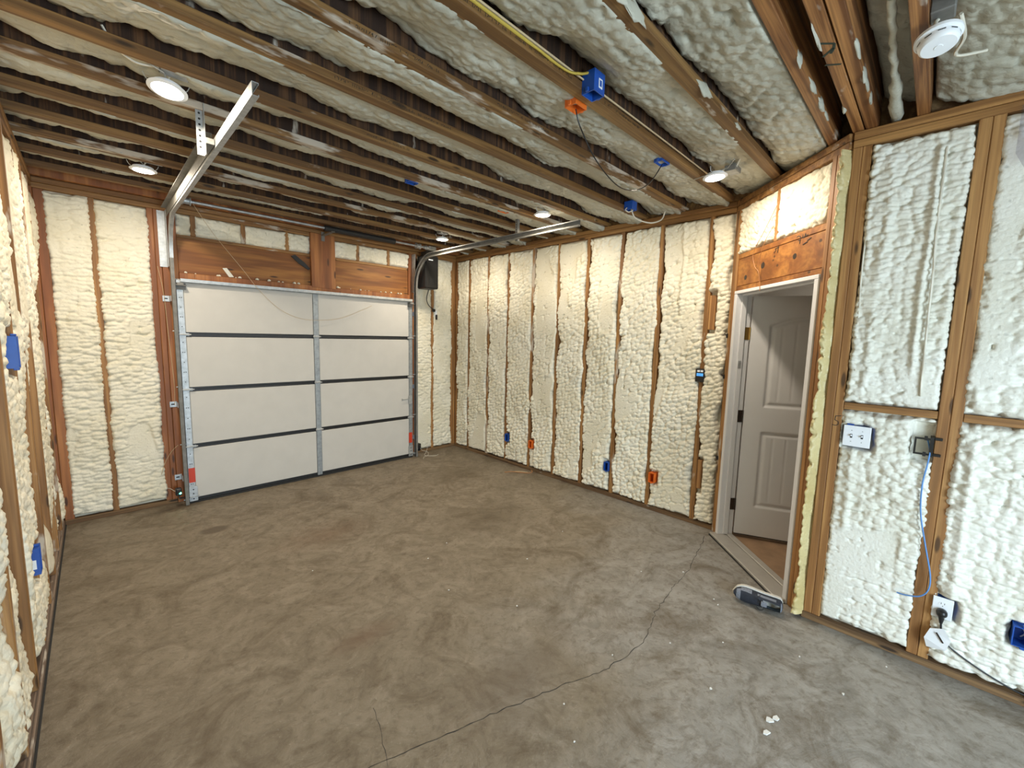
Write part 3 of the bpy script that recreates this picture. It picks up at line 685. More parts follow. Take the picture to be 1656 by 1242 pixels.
# ================================================================== side door
D1 = thing('door_1', 'white two-panel side door standing ajar in its white frame', 'door', tuple(FR_D(0.56, 0, 0)), kind='structure')
for a, b in ((0.090, 0.128), (0.992, 1.030)): MB(FR_D).box(a, b, 0.0, 2.030, -0.115, 0.012, 0.003).build('jamb', 'white_paint', D1)
MB(FR_D).box(0.090, 1.030, 2.031, 2.056, -0.115, 0.012, 0.003).build('head_jamb', 'white_paint', D1)
for a, b in ((0.1285, 0.142), (0.978, 0.9915)): MB(FR_D).box(a, b, 0.03, 2.030, -0.070, -0.030, 0.002).build('door_stop', 'white_paint', D1)
MB(FR_D).box(0.1285, 0.9915, 2.017, 2.0305, -0.070, -0.030, 0.002).build('door_stop', 'white_paint', D1)
thr = MB(FR_D); thr.box(0.092, 1.028, 0.0005, 0.026, -0.06, 0.060, 0.004); thr.box(0.13, 0.99, 0.0005, 0.034, -0.112, -0.061, 0.004)
thr.build('threshold', 'aluminium', D1)
MB(FR_D).box(0.09, 1.03, 0.0004, 0.010, 0.0605, 0.066).build('threshold_gap', 'black_steel', D1)
hp = FR_D(0.1325, 0, -0.118); ang = math.radians(69)
dirv = (FR_D.u * math.cos(ang) - FR_D.n * math.sin(ang)).normalized(); nrm = dirv.cross(Vector((0, 0, 1))).normalized()
if nrm.dot(Vector((0, 0, 0)) - hp) < 0: nrm = -nrm
FS = Frame(tuple(hp), dirv, (0, 0, 1), nrm)
SLW, Z0, Z1 = 0.835, 0.045, 2.015
def slab():
    o = MB(FS).box(0.003, SLW, Z0, Z1, -0.040, -0.012, 0.001).build('slab', 'door_paint', D1)
    s, z = np.meshgrid(np.arange(0.003, SLW + 0.001, 0.008), np.linspace(Z0, Z1, 247), indexing='ij')
    def panel(s0, s1, z0, z1, arch):
        mid = (s0 + s1) / 2; top = z1 - arch * ((s - mid) / ((s1 - s0) / 2)) ** 2
        return np.minimum(np.minimum(s - s0, s1 - s), np.minimum(z - z0, top - z))
    d = np.maximum(panel(0.135, 0.70, 1.13, 1.86, 0.075), panel(0.135, 0.70, 0.29, 0.93, 0.0))
    n = np.zeros_like(s); n = n - 0.012 * sstep(0.0, 0.014, d) + 0.008 * sstep(0.022, 0.045, d)
    g = np.abs(((s - 0.135) / 0.0942) % 1.0 - 0.5); n = n - 0.003 * sstep(0.40, 0.5, g) * sstep(0.05, 0.06, d)
    P = np.array(FS.o) + s[..., None] * np.array(FS.u) + z[..., None] * np.array(FS.v) + n[..., None] * np.array(FS.n)
    a, b = s.shape; idx = np.arange(a * b).reshape(a, b); q = np.stack([idx[:-1, :-1], idx[1:, :-1], idx[1:, 1:], idx[:-1, 1:]], -1).reshape(-1, 4)
    mesh_np('panel_face', P.reshape(-1, 3), q, 'door_paint', o)
    e = MB(FS); e.box(0.003, SLW, Z0, Z0 + 0.001, -0.012, 0); e.box(0.003, SLW, Z1 - 0.001, Z1, -0.012, 0); e.box(0.003, 0.004, Z0, Z1, -0.012, 0); e.box(SLW - 0.001, SLW, Z0, Z1, -0.012, 0)
    e.build('slab_edge', 'door_paint', o)
    MB(FS).box(0.01, SLW - 0.005, 0.036, 0.0445, -0.036, -0.004).build('door_sweep', 'rubber', o)
    kn = MB(FS); kn.lathe((SLW - 0.065, 0.98, 0.0), (0, 0, 1), [(0.032, 0.0), (0.032, 0.006), (0.012, 0.010), (0.012, 0.035), (0.026, 0.048), (0.024, 0.066), (0.001, 0.070)], 20); kn.build('door_knob', 'bronze', o, 40)
    return o
slab()
for z, mt in ((1.72, 'brass'), (1.045, 'bronze'), (0.295, 'bronze')):
    h = MB(FR_D); h.box(0.1282, 0.131, z - 0.05, z + 0.05, -0.108, -0.0715); hb = h.build('hinge', mt, D1)
    c = FR_D(0.134, 0, -0.1135); MB().tube([(c.x, c.y, z - 0.05), (c.x, c.y, z + 0.05)], 0.006, 8).build('hinge_pin', mt, hb, 40)
st = MB(FR_D).box(0.1285, 0.130, 1.435, 1.475, -0.062, -0.040); st = MB(FR_D); st.box(0.1421, 0.1435, 1.44, 1.50, -0.060, -0.036); st.build('strike_plate', 'galvanized', D1)

# hall beyond the side door
m = MB(); m.prism([tuple(FR_D(0.0, 0, -0.113))[:2], tuple(FR_D(1.15, 0, -0.113))[:2], (3.10, -1.3), (5.3, -1.3), (5.3, 1.45), (3.90, 1.45)], -0.11, 0.012)
tag(m.build('floor', 'hall_floor'), 'brown floor of the hall beyond the side door', 'floor', kind='structure')
for nm, bx, lb in (('wall_hall_east', (5.3, 5.35, -1.3, 1.5), 'plain pale wall at the back of the hall beyond the side door'),
                   ('wall_hall_north', (3.90, 5.3, 1.45, 1.5), 'plain pale hall wall left of the open side door'),
                   ('wall_hall_south', (3.10, 5.3, -1.35, -1.3), 'plain pale hall wall right of the open side door')):
    tag(MB().box(*bx, 0.0, 2.76).build(nm, 'hall_wall'), lb, 'wall', kind='structure')
m = MB(); m.prism([(3.9, 1.5), (3.90, 1.25), tuple(FR_D(0.02, 0, -0.113))[:2], tuple(FR_D(1.15, 0, -0.113))[:2], (3.10, -1.35), (5.35, -1.35), (5.35, 1.5)], 2.765, 2.80)
tag(m.build('ceiling', 'hall_wall'), 'plain pale ceiling of the hall beyond the side door', 'ceiling', kind='structure')

# ================================================================== garage door
GX0, GX1, GY = 0.553, 2.970, 4.862       # inner face of the door skins at GY
GD = thing('garage_door', 'white four-section overhead garage door with galvanized stiles', 'garage door', ((GX0 + GX1) / 2, GY, 0))
ZS = [0.020, 0.553, 1.092, 1.600, 2.090]
CX0, CX1 = 1.728, 1.782
for i in range(4):
    z0, z1 = ZS[i] + 0.0015, ZS[i + 1] - 0.0015
    sct = MB().box(GX0, GX1, GY, GY + 0.030, z0, z1).build('section', 'black_steel', GD)
    pb, pt = z0 + (0.018 if i else 0.030), z1 - (0.020 if i < 3 else 0.006)
    for a, b in ((GX0 + 0.052, CX0 - 0.001), (CX1 + 0.001, GX1 - 0.052)):
        MB().box(a, b, GY - 0.013, GY - 0.0005, pb, pt, 0.004).build('insulation_board', 'door_board', sct)
    for a, b, mt in ((GX0, GX0 + 0.051, 'galvanized'), (GX1 - 0.051, GX1, 'stile_steel'), (CX0, CX1, 'stile_steel')):
        s_ = MB(); s_.box(a, b, GY - 0.019, GY - 0.0005, z0, z1 - 0.001, 0.003)
        s_.build('stile', mt, sct)
        hl = MB(); nn = 5
        for k in range(nn):
            zz = z0 + 0.07 + (z1 - z0 - 0.14) * k / (nn - 1)
            for dx in ((-0.006, 0.008) if k % 2 else (0.0,)): hl.lathe(((a + b) / 2 + dx, GY - 0.0192, zz), (0, -1, 0), [(0.0045, 0), (0.0045, 0.0006)], 8)
        if mt == 'galvanized': hl.build('bolt_hole', 'hole', sct)
    if i:      # hinges across the joint below this section
        for a, b in ((GX0 + 0.001, GX0 + 0.075), (CX0 - 0.006, CX1 + 0.006), (GX1 - 0.075, GX1 - 0.001)):
            hg = MB(); hg.box(a, b, GY - 0.024, GY - 0.0195, ZS[i] - 0.012, ZS[i] + 0.012, 0.002); hg.tube([(a - 0.004, GY - 0.026, ZS[i]), (b + 0.012, GY - 0.026, ZS[i])], 0.006, 8)
            hg.build('hinge', 'galvanized', sct, 40)
    for x in (GX0 - 0.045, GX1 + 0.001):
        MB().tube([(x, GY - 0.026, ZS[i] + 0.03), (x + 0.044, GY - 0.026, ZS[i] + 0.03)], 0.0055, 8).build('roller_stem', 'galvanized', sct, 40)
st = MB()
st.box(GX0 + 0.03, GX1 - 0.02, GY - 0.060, GY - 0.0200, 2.0935, 2.098); st.box(GX0 + 0.03, GX1 - 0.02, GY - 0.024, GY - 0.0200, 2.066, 2.0935); st.box(GX0 + 0.03, GX1 - 0.02, GY - 0.060, GY - 0.056, 2.070, 2.0935)
st.tube([(GX0 + 0.03, GY - 0.044, 2.066), (GX1 - 0.02, GY - 0.044, 2.066)], 0.006, 6)
st.build('top_strut', 'galvanized', GD)
for a, b in ((GX0 - 0.006, GX0 + 0.070), (GX1 - 0.070, GX1 + 0.006)):
    bk = MB(); bk.box(a, b, GY - 0.075, GY - 0.0205, 2.035, 2.041); bk.box(a, b, GY - 0.0245, GY - 0.0205, 2.0, 2.06); bk.box(a + 0.01, b - 0.02, GY - 0.07, GY - 0.03, 2.041, 2.060)
    bk.build('top_roller_bracket', 'galvanized_dark', GD)
    bb = MB(); bb.box(a + 0.005, b - 0.005, GY - 0.0245, GY - 0.0200, 0.022, 0.165, 0.002); bb.box(a + 0.005, b + 0.004, GY - 0.050, GY - 0.025, 0.066, 0.070)
    b2 = bb.build('bottom_bracket', 'galvanized', GD)
    q = MB()
    for z in (0.045, 0.095, 0.135): q.lathe(((a + b) / 2, GY - 0.0247, z), (0, -1, 0), [(0.006, 0), (0.005, 0.003), (0.001, 0.004)], 8)
    q.build('bolt', 'hole', b2)
    MB().box(a + 0.010, b - 0.016, GY - 0.0215, GY - 0.0196, 0.205, 0.345).build('warning_label', 'red_label', GD)
sl = MB(); sl.box(GX0, GX1, GY - 0.012, GY + 0.030, 0.0015, 0.0195); sl.build('bottom_seal', 'rubber', GD)
lk = MB(); lk.box(2.905, 2.955, GY - 0.034, GY - 0.0200, 0.735, 0.845, 0.003); lk.tube([(2.915, GY - 0.030, 0.80), (2.81, GY - 0.032, 0.80)], 0.006, 8); lk.box(2.802, 2.815, GY - 0.042, GY - 0.030, 0.785, 0.815, 0.002)
lk.build('slide_lock', 'galvanized', GD)
ol = MB(); ol.box(GX0 - 0.01, GX1 + 0.01, GY + 0.031, GY + 0.060, 0.0, 2.10); ol.build('outer_skin', 'door_board', GD)

# tracks
def track(x, sgn, yend, label, zt):
    r = 0.36; yv = GY - 0.026; zc = zt - r
    T = thing('door_track', label, 'track', (x, yv, 0.0))
    a, b, t = 0.026 * sgn, 0.027, 0.0025
    prof = [(0, -b), (a, -b), (a, -b + 0.008), (a - t * sgn, -b + 0.008), (a - t * sgn, -b + t), (t * sgn, -b + t), (t * sgn, b - t), (a - t * sgn, b - t), (a - t * sgn, b - 0.008), (a, b - 0.008), (a, b), (0, b)]
    v = MB().sweep(prof, [(x, yv, 0.004), (x, yv, 0.7), (x, yv, zc)], (1, 0, 0)); v.build('vertical_track', 'galvanized_dark', T)
    arc = [(x, yv - r + r * math.cos(q), zc + r * math.sin(q)) for q in np.linspace(0, math.pi / 2, 14)]
    hz = MB().sweep(prof, arc + [(x, yv - r - 0.5, zt), (x, yend, zt)], (1, 0, 0)); hz.build('horizontal_track', 'galvanized' if sgn > 0 else 'galvanized_dark', T, 30)
    xo = x - 0.002 * sgn
    if sgn > 0:
        an = MB(); an.box(xo - 0.0025, xo, 2.84, yv + 0.004, zt - 0.012, zt + 0.062); an.box(xo - 0.036, xo - 0.0026, 2.84, yv + 0.004, zt + 0.060, zt + 0.062); an.build('track_angle', 'galvanized_dark', T)
    # wall angle and clips
    wa = MB(); wa.box(xo - 0.0025, xo, yv + 0.031, YG - 0.012, 2.20, zt + 0.055); wa.box(xo - 0.055 * sgn, xo, YG - 0.0150, YG - 0.0122, 2.20, zt + 0.055); wa.build('wall_angle', 'galvanized', T)
    for z in (0.25, 0.95, 1.92):
        cl = MB(); cl.box(min(x - 0.056 * sgn, x - 0.003 * sgn), max(x - 0.056 * sgn, x - 0.003 * sgn), YG - 0.0165, YG - 0.0122, z - 0.026, z + 0.026, 0.001); cl.box(x - 0.006 * sgn, x - 0.003 * sgn, yv + 0.028, YG - 0.0122, z - 0.024, z + 0.024)
        ck = cl.build('track_clip', 'galvanized', T)
        MB().box(x - 0.046 * sgn, x - 0.020 * sgn, YG - 0.0175, YG - 0.0167, z - 0.005, z + 0.006).build('slot', 'hole', ck)
    return T, yv
T1, yv = track(0.520, 1, 2.06, 'left galvanized garage door track bending under the ceiling beside the jamb', 2.632)
hg = MB(); hy = 2.80; hx = 0.4765
hg.box(hx, hx + 0.003, hy - 0.018, hy + 0.018, 2.560, H + 0.030); hg.box(hx - 0.030, hx, hy + 0.015, hy + 0.018, 2.560, H + 0.030); h_ = hg.build('hanger_angle', 'galvanized', T1)
q = MB()
for k in range(7): q.lathe((hx - 0.015, hy + 0.0148, 2.60 + k * 0.028), (0, -1, 0), [(0.0055, 0), (0.0055, 0.0006)], 10)
q.build('hanger_hole', 'hole', h_)
pf = MB(); pf.box(0.4800, 0.5170, hy - 0.022, hy + 0.14, 2.615, 2.645, 0.002); pf.build('hanger_clamp', 'galvanized_dark', T1)
T2, yv = track(3.028, -1, 2.25, 'right galvanized garage door track curving towards the side door', 2.632)
hg = MB(); hg.box(3.050, 3.053, 3.03, 3.062, 2.60, H + 0.03); hg.box(3.053, 3.078, 3.030, 3.033, 2.60, H + 0.03); h_ = hg.build('hanger_angle', 'galvanized_dark', T2)
q = MB()
for k in range(6): q.lathe((3.0498, 3.046, 2.66 + k * 0.024), (-1, 0, 0), [(0.005, 0), (0.005, 0.0006)], 10)
q.build('hanger_hole', 'hole', h_)

# torsion shaft
TS = thing('torsion_shaft', 'long horizontal steel torsion shaft above the garage door', 'shaft', (1.8, 4.66, 2.70))
MB().tube([(0.62, 4.66, 2.744), (3.02, 4.66, 2.744)], 0.0127, 12).build('shaft', 'galvanized', TS, 40)
sp = MB(); sp.tube([(1.80, 4.66, 2.744), (2.62, 4.66, 2.744)], 0.030, 14); sp.build('torsion_spring', 'black_steel', TS, 40)
for x in (0.64, 2.94):
    d = MB(); d.lathe((x, 4.66, 2.744), (1, 0, 0), [(0.034, -0.03), (0.034, -0.024), (0.026, -0.022), (0.026, 0.02), (0.034, 0.024), (0.034, 0.03)], 20); d.build('cable_drum', 'galvanized', TS, 30)
bp = MB(); bp.box(1.868, 1.904, 4.642, YG - 0.036, 2.715, 2.720); bp.box(1.868, 1.904, YG - 0.040, YG - 0.036, 2.66, 2.76); bp.lathe((1.886, 4.66, 2.744), (1, 0, 0), [(0.026, -0.008), (0.026, 0.008)], 16); bp.build('centre_bearing_bracket', 'galvanized_dark', TS)
eb = MB(); eb.box(0.575, 0.579, 4.63, YG - 0.012, 2.70, 2.775); eb.build('end_bearing_plate', 'galvanized', TS)
tie = MB(FR_G); tie.prism([(1.56, 2.455), (1.60, 2.475), (1.70, 2.40), (1.752, 2.345), (1.735, 2.33), (1.64, 2.385)], -0.0115, 0.004); tie.build('metal_tie', 'black_steel', WG)

# jackshaft opener
OP = thing('garage_door_opener', 'black wall-mounted garage door opener beside the right track', 'opener', (3.16, 4.70, 2.27))
MB().box(3.062, 3.262, 4.675, 4.875, 2.245, 2.665, 0.014).build('housing', 'black_plastic', OP)
MB().box(3.09, 3.235, 4.70, 4.84, 2.666, 2.72, 0.006).build('top_cap', 'black_plastic', OP)
MB().box(3.105, 3.170, 4.6725, 4.6745, 2.600, 2.612).build('label_strip', 'white_plastic', OP)
MB().box(3.12, 3.215, 4.6725, 4.6745, 2.315, 2.385).build('button_panel', 'black_steel', OP)
MB().box(3.10, 3.22, 4.876, YG - 0.016, 2.30, 2.62).build('mount_plate', 'black_steel', OP)
cp = MB(); cp.lathe((3.02, 4.66, 2.744), (1, 0, 0), [(0.020, 0.001), (0.020, 0.03), (0.028, 0.032), (0.028, 0.042), (0.02, 0.044), (0.02, 0.069)], 18); cp.build('shaft_collar', 'galvanized', OP, 40)
m = MB(); m.box(3.09, 3.20, 4.64, 4.699, 2.721, 2.77, 0.004); m.build('motor_case', 'galvanized', OP)

def bez(pts, n=8):
    """Catmull-Rom through the points"""
    P = [Vector(p) for p in pts]; out = []
    for i in range(len(P) - 1):
        a, b, c, d = P[max(i - 1, 0)], P[i], P[i + 1], P[min(i + 2, len(P) - 1)]
        for k in range(n):
            t = k / n; out.append(0.5 * ((2 * b) + (-a + c) * t + (2 * a - 5 * b + 4 * c - d) * t * t + (-a + 3 * b - 3 * c + d) * t ** 3))
    out.append(P[-1]); return out
def cable(name, pts, r, mat, label, cat='cable', parent=None, n=6):
    m = MB(); m.tube(bez(pts), r, n); o = m.build(name, mat, parent, 60)
    if parent is None: tag(o, label, cat)
    return o
cable('power_cord', [(3.19, 4.80, 2.243), (3.185, 4.84, 2.13), (3.24, 4.88, 2.05), (3.33, 4.905, 2.00), (3.365, 4.935, 1.985)], 0.006, 'black_plastic', 'black power cord hanging from the wall-mounted opener', 'cord')
WO = thing('wall_plug', 'small black plug at the stud below the opener', 'plug', (3.40, 4.93, 1.90))
m = MB(FR_G); m.box(3.355, 3.385, 1.965, 2.005, 0.001, 0.045, 0.006); m.build('plug_body', 'black_plastic', WO)
m = MB(FR_G); m.box(3.392, 3.425, 1.905, 1.985, -0.01, 0.020, 0.003); m.build('receptacle', 'white_plastic', WO)
m = MB(FR_G); m.box(3.396, 3.420, 1.86, 1.93, 0.0205, 0.045, 0.006); m.build('plug_body', 'black_plastic', WO)

# safety sensors
for x, s_, lb, led in ((0.478, 1, 'black safety sensor with green light at the left door jamb', True), (3.055, -1, 'black safety sensor at the right door jamb near the floor', False)):
    q = thing('safety_sensor', lb, 'sensor', (x, 4.80, 0.09), 'garage door safety sensors')
    m = MB(); m.box(x - 0.028, x + 0.016, 4.795, 4.855, 0.115, 0.180, 0.006); m.build('body', 'black_plastic', q)
    m = MB(); m.box(x - 0.006, x + 0.002, 4.800, 4.840, 0.08, 0.1145); m.box(min(x, x + 0.040 * s_), max(x, x + 0.040 * s_), 4.800, 4.840, 0.08, 0.083); m.build('bracket', 'black_steel', q)
    m = MB(); m.lathe((x - 0.008, 4.7945, 0.150), (0, -1, 0), [(0.014, 0), (0.012, 0.004), (0.001, 0.006)], 14); m.build('lens', 'hole', q)
    if led:
        m = MB(); m.lathe((x + 0.004, 4.7945, 0.138), (0, -1, 0), [(0.009, 0), (0.007, 0.005), (0.001, 0.008)], 12); m.build('green_light', 'green_led', q)
cable('sensor_wire', [(0.445, YG - 0.016, 2.20), (0.475, YG - 0.018, 1.95), (0.488, YG - 0.018, 1.6), (0.500, YG - 0.018, 1.32), (0.507, YG - 0.016, 1.12), (0.50, YG - 0.017, 0.94)], 0.0022, 'tan_wire', 'thin tan wire running down the left door jamb', 'wire')
cable('sensor_wire', [(0.505, YG - 0.018, 0.56), (0.45, YG - 0.016, 0.50), (0.40, YG - 0.010, 0.40), (0.37, YG - 0.014, 0.30)], 0.0022, 'tan_wire', 'short tan wire end near the bottom of the left jamb', 'wire')
cable('sensor_wire', [(0.36, YG - 0.016, 0.13), (0.41, YG - 0.018, 0.16), (0.445, YG - 0.10, 0.15), (0.4515, 4.83, 0.150)], 0.0022, 'white_cable', 'pale wire leading to the green-lit safety sensor', 'wire')
cable('loose_wire', [(0.68, 4.66, 2.74), (0.83, 4.72, 2.52), (1.06, 4.76, 2.23), (1.19, 4.785, 2.06), (1.36, 4.79, 1.89), (1.54, 4.80, 1.80), (1.73, 4.80, 1.778), (2.0, 4.80, 1.81), (2.29, 4.80, 1.93), (2.39, 4.80, 1.98)], 0.0018, 'tan_wire', 'thin loose wire drooping across the garage door', 'wire')
for k, pts in enumerate(([(3.085, 4.82, 0.10), (3.13, 4.86, 0.06), (3.20, 4.84, 0.03), (3.17, 4.78, 0.004), (3.08, 4.74, 0.003), (3.02, 4.66, 0.003)],
                         [(3.27, YG - 0.02, 0.14), (3.24, YG - 0.06, 0.06), (3.20, 4.88, 0.012), (3.13, 4.80, 0.003), (3.22, 4.70, 0.003), (3.30, 4.72, 0.003)])):
    cable('sensor_wire', pts, 0.0022, 'white_cable', ('pale wire curling to the floor from the right safety sensor', 'pale wire looping out of the foam beside the right sensor')[k], 'wire')

# ================================================================== wafer lights
def wafer(x, y, z, label, box, tilt=(0, 0)):
    o = thing('ceiling_light', label, 'light', (x, y, z), 'round ceiling lights')
    ax = Vector((tilt[0], tilt[1], 1)).normalized()
    m = MB(); m.lathe((x, y, z), ax, [(0.060, -0.001), (0.066, 0.0), (0.076, 0.004), (0.076, 0.007), (0.060, 0.010), (0.058, 0.024), (0.02, 0.026)], 36); m.build('trim_ring', 'white_plastic', o, 40)
    m = MB(); m.lathe((x, y, z), ax, [(0.0005, -0.0035), (0.045, -0.003), (0.0598, -0.0012), (0.0598, 0.0005)], 36); m.build('lens', 'lens', o, 40)
    m = MB()
    for sx in (-1, 1):
        m = MB(); m.tube(bez([(x + sx * 0.058, y, z + 0.016), (x + sx * 0.075, y + 0.004, z + 0.030), (x + sx * 0.085, y + 0.002, z + 0.052)], 4), 0.0022, 6)
        m.build('spring_clip', 'galvanized', o)
    bx, by = box
    m = MB(); m.box(x + bx - 0.055, x + bx + 0.055, y + by - 0.035, y + by + 0.035, z + 0.045, z + 0.080, 0.003); j = m.build('driver_box', 'galvanized_dark', o)
    MB().box(x + bx - 0.050, x + bx + 0.050, y + by - 0.030, y + by + 0.030, z + 0.0435, z + 0.0445).build('box_cover', 'galvanized', j)
    cable('light_lead', [(x + bx * 0.5, y + by * 0.5, z + 0.06), (x + bx * 0.2, y + by * 0.3, z + 0.045), (x, y, z + 0.025)], 0.004, 'white_cable', '', parent=o)
    m = MB(); m.tube([(x - 0.12, y - 0.155, z + 0.042), (x - 0.02, y - 0.085, z + 0.038), (x + 0.05, y + 0.16, z + 0.042)], 0.0035, 6); m.build('hanger_bar', 'galvanized', o)
    Ld = bpy.data.lights.new('lamp', 'AREA'); Ld.shape = 'DISK'; Ld.size = 0.115; Ld.energy = WAFER_W; Ld.color = WAFER_COL
    lo = bpy.data.objects.new('lamp', Ld); COL.objects.link(lo); lo.rotation_euler = (-ax).to_track_quat('-Z', 'Y').to_euler(); place(lo, Vector((x, y, z)) - ax * 0.005, o)
    return o
wafer(0.316, 2.630, 2.747, 'round white light nearest the hanging left track end', (0.02, -0.085), (0.10, 0.12))
wafer(0.322, 4.040, 2.747, 'round white light nearest the left wall corner', (0.05, -0.08))
wafer(2.940, 4.150, 2.747, 'round white light above the black opener', (-0.05, -0.08))
wafer(2.953, 2.620, 2.747, 'round white light above the end of the right track', (-0.05, -0.07))
wafer(3.024, 1.150, 2.740, 'round white light closest to the side door', (0.10, -0.075), (0.0, 0.08))
cable('light_cable', [(0.10, 2.46, 2.845), (0.14, 2.50, 2.80), (0.20, 2.54, 2.785), (0.27, 2.55, 2.80), (0.31, 2.55, 2.805)], 0.005, 'white_cable', 'white cable drooping to the light by the left track end')
cable('light_cable', [(0.21, 2.49, 2.86), (0.23, 2.52, 2.83), (0.27, 2.54, 2.815), (0.30, 2.545, 2.812)], 0.0035, 'white_cable', 'thinner white cable beside the left track light')
cable('light_cable', [(3.02, 0.98, 2.86), (3.06, 1.02, 2.82), (3.10, 1.05, 2.80)], 0.005, 'white_cable', 'white cable feeding the light closest to the side door')

# ================================================================== electrical boxes
def ebox(fr, u0, u1, v0, v1, n0, n1, mat, label, open_n=True, clip=True, sticker=False):
    """open-front plastic box; front towards +n"""
    c = fr((u0 + u1) / 2, v0, (n0 + n1) / 2)
    o = thing('electrical_box', label, 'electrical box', tuple(c), 'plastic electrical boxes')
    t = 0.004; m = MB(fr)
    m.box(u0, u1, v0, v1, n0, n0 + t); m.box(u0, u0 + t, v0, v1, n0 + t, n1); m.box(u1 - t, u1, v0, v1, n0 + t, n1); m.box(u0 + t, u1 - t, v0, v0 + t, n0 + t, n1); m.box(u0 + t, u1 - t, v1 - t, v1, n0 + t, n1)
    m.build('body', mat, o)
    um = (u0 + u1) / 2; vm = (v0 + v1) / 2
    if abs(v1 - v0) > abs(u1 - u0): lugs = [(um - 0.008, um + 0.008, v1 + 0.0002, v1 + 0.010), (um - 0.008, um + 0.008, v0 - 0.010, v0 - 0.0002)]
    else: lugs = [(u1 + 0.0002, u1 + 0.010, vm - 0.008, vm + 0.008), (u0 - 0.010, u0 - 0.0002, vm - 0.008, vm + 0.008)]
    for g in lugs: MB(fr).box(*g, n1 - 0.020, n1 - 0.001, 0.002).build('screw_lug', mat, o)
    m = MB(fr); m.tube(bez([(um, v0 + 0.02, n0 + 0.01), (um + 0.010, (v0 + v1) / 2, n0 + 0.02), (um - 0.006, v1 - 0.015, n0 + 0.012)]), 0.003, 6); m.build('wire_end', 'white_cable', o)
    return o
def ub(y): return YG - y
ebox(FR_R, ub(3.848), ub(3.790), 0.300, 0.392, -0.05, 0.032, 'blue_plastic', 'blue outlet box nearest the far corner on the right wall')
ebox(FR_R, ub(3.428), ub(3.372), 0.292, 0.384, -0.05, 0.032, 'orange_plastic', 'orange outlet box nearest the far corner on the right wall')
ebox(FR_R, ub(2.345), ub(2.292), 0.272, 0.364, -0.05, 0.028, 'blue_plastic', 'dark blue outlet box sunk in foam midway along the right wall')
ebox(FR_R, ub(1.838), ub(1.780), 0.283, 0.378, -0.05, 0.034, 'orange_plastic', 'orange outlet box nearest the side door on the right wall')
ebox(FR_L, 2.905, 2.978, 1.455, 1.60, -0.05, 0.016, 'blue_plastic', 'upper blue switch box on the left wall')
lb = ebox(FR_L, 2.905, 2.978, 0.470, 0.600, -0.05, 0.016, 'blue_plastic', 'lower blue outlet box on the left wall')
MB(FR_L).box(2.9035, 2.9048, 0.50, 0.545, -0.022, 0.004).build('sticker', 'white_plastic', lb)
b_ = ebox(FR_3, 0.812, 0.880, 0.290, 0.385, -0.05, 0.036, 'blue_plastic', 'blue outlet box embedded in foam beside the near right wall cord')
FD = Frame((0, 0, H), (1, 0, 0), (0, 1, 0), (0, 0, -1))      # ceiling boxes open downwards
b_ = ebox(FD, 1.660, 1.742, 1.188, 1.2555, -0.07, 0.022, 'blue_plastic', 'blue ceiling box on the joist with a white sticker')
s_ = MB(FD); s_.box(1.694, 1.722, 1.1862, 1.1878, -0.040, 0.000); s_.build('sticker', 'white_plastic', b_); s_ = MB(FD); s_.box(1.700, 1.716, 1.1856, 1.1861, -0.033, -0.007); s_.build('sticker_print', 'blue_plastic', b_)
ebox(FD, 1.700, 1.788, 1.3185, 1.385, -0.07, 0.018, 'orange_plastic', 'orange ceiling box with a black wire hanging from it')
ebox(FD, 2.60, 2.70, 1.3185, 1.375, -0.07, 0.010, 'blue_plastic', 'blue ceiling box half buried in foam past the orange one')
ebox(FD, 1.73, 1.81, 2.8625, 2.925, -0.07, 0.004, 'blue_plastic', 'small blue ceiling box midway between the two left lights and right track')
ebox(FD, 2.68, 2.78, 2.8625, 2.925, -0.07, 0.002, 'orange_plastic', 'orange ceiling box by the light above the right track')
ebox(FD, 3.36, 3.44, 1.955, 2.032, -0.06, 0.012, 'blue_plastic', 'round blue ceiling box with white cable loops near the right wall')
cable('white_cable_loop', [(3.40, 1.99, 2.80), (3.43, 1.97, 2.72), (3.52, 1.95, 2.70), (3.62, 1.90, 2.695), (3.66, 1.83, 2.72), (3.64, 1.79, 2.78)], 0.006, 'white_cable', 'white cable looping below the ceiling box by the right wall')
cable('white_cable_loop', [(3.38, 2.0, 2.80), (3.33, 2.0, 2.765), (3.35, 1.98, 2.745), (3.40, 1.97, 2.77)], 0.005, 'white_cable', 'short white cable curl at the round blue ceiling box')
cable('hanging_wire', [(1.745, 1.352, 2.765), (1.80, 1.36, 2.70), (1.97, 1.37, 2.59), (2.22, 1.39, 2.535), (2.44, 1.40, 2.57), (2.58, 1.38, 2.65), (2.66, 1.35, 2.77)], 0.0035, 'black_plastic', 'black wire drooping between two ceiling boxes', 'wire')
cable('romex_cable', [(0.95, 1.252, 2.812), (1.30, 1.250, 2.810), (1.52, 1.247, 2.806), (1.61, 1.235, 2.822), (1.665, 1.225, 2.845)], 0.006, 'yellow_cable', 'yellow cable running along the joist to the blue box')
cable('romex_cable', [(0.95, 1.251, 2.826), (1.4, 1.251, 2.825), (1.8, 1.250, 2.824), (2.4, 1.250, 2.826), (3.0, 1.250, 2.824), (3.25, 1.252, 2.824)], 0.005, 'tan_wire', 'tan cable stapled along the whole joist behind the blue box')

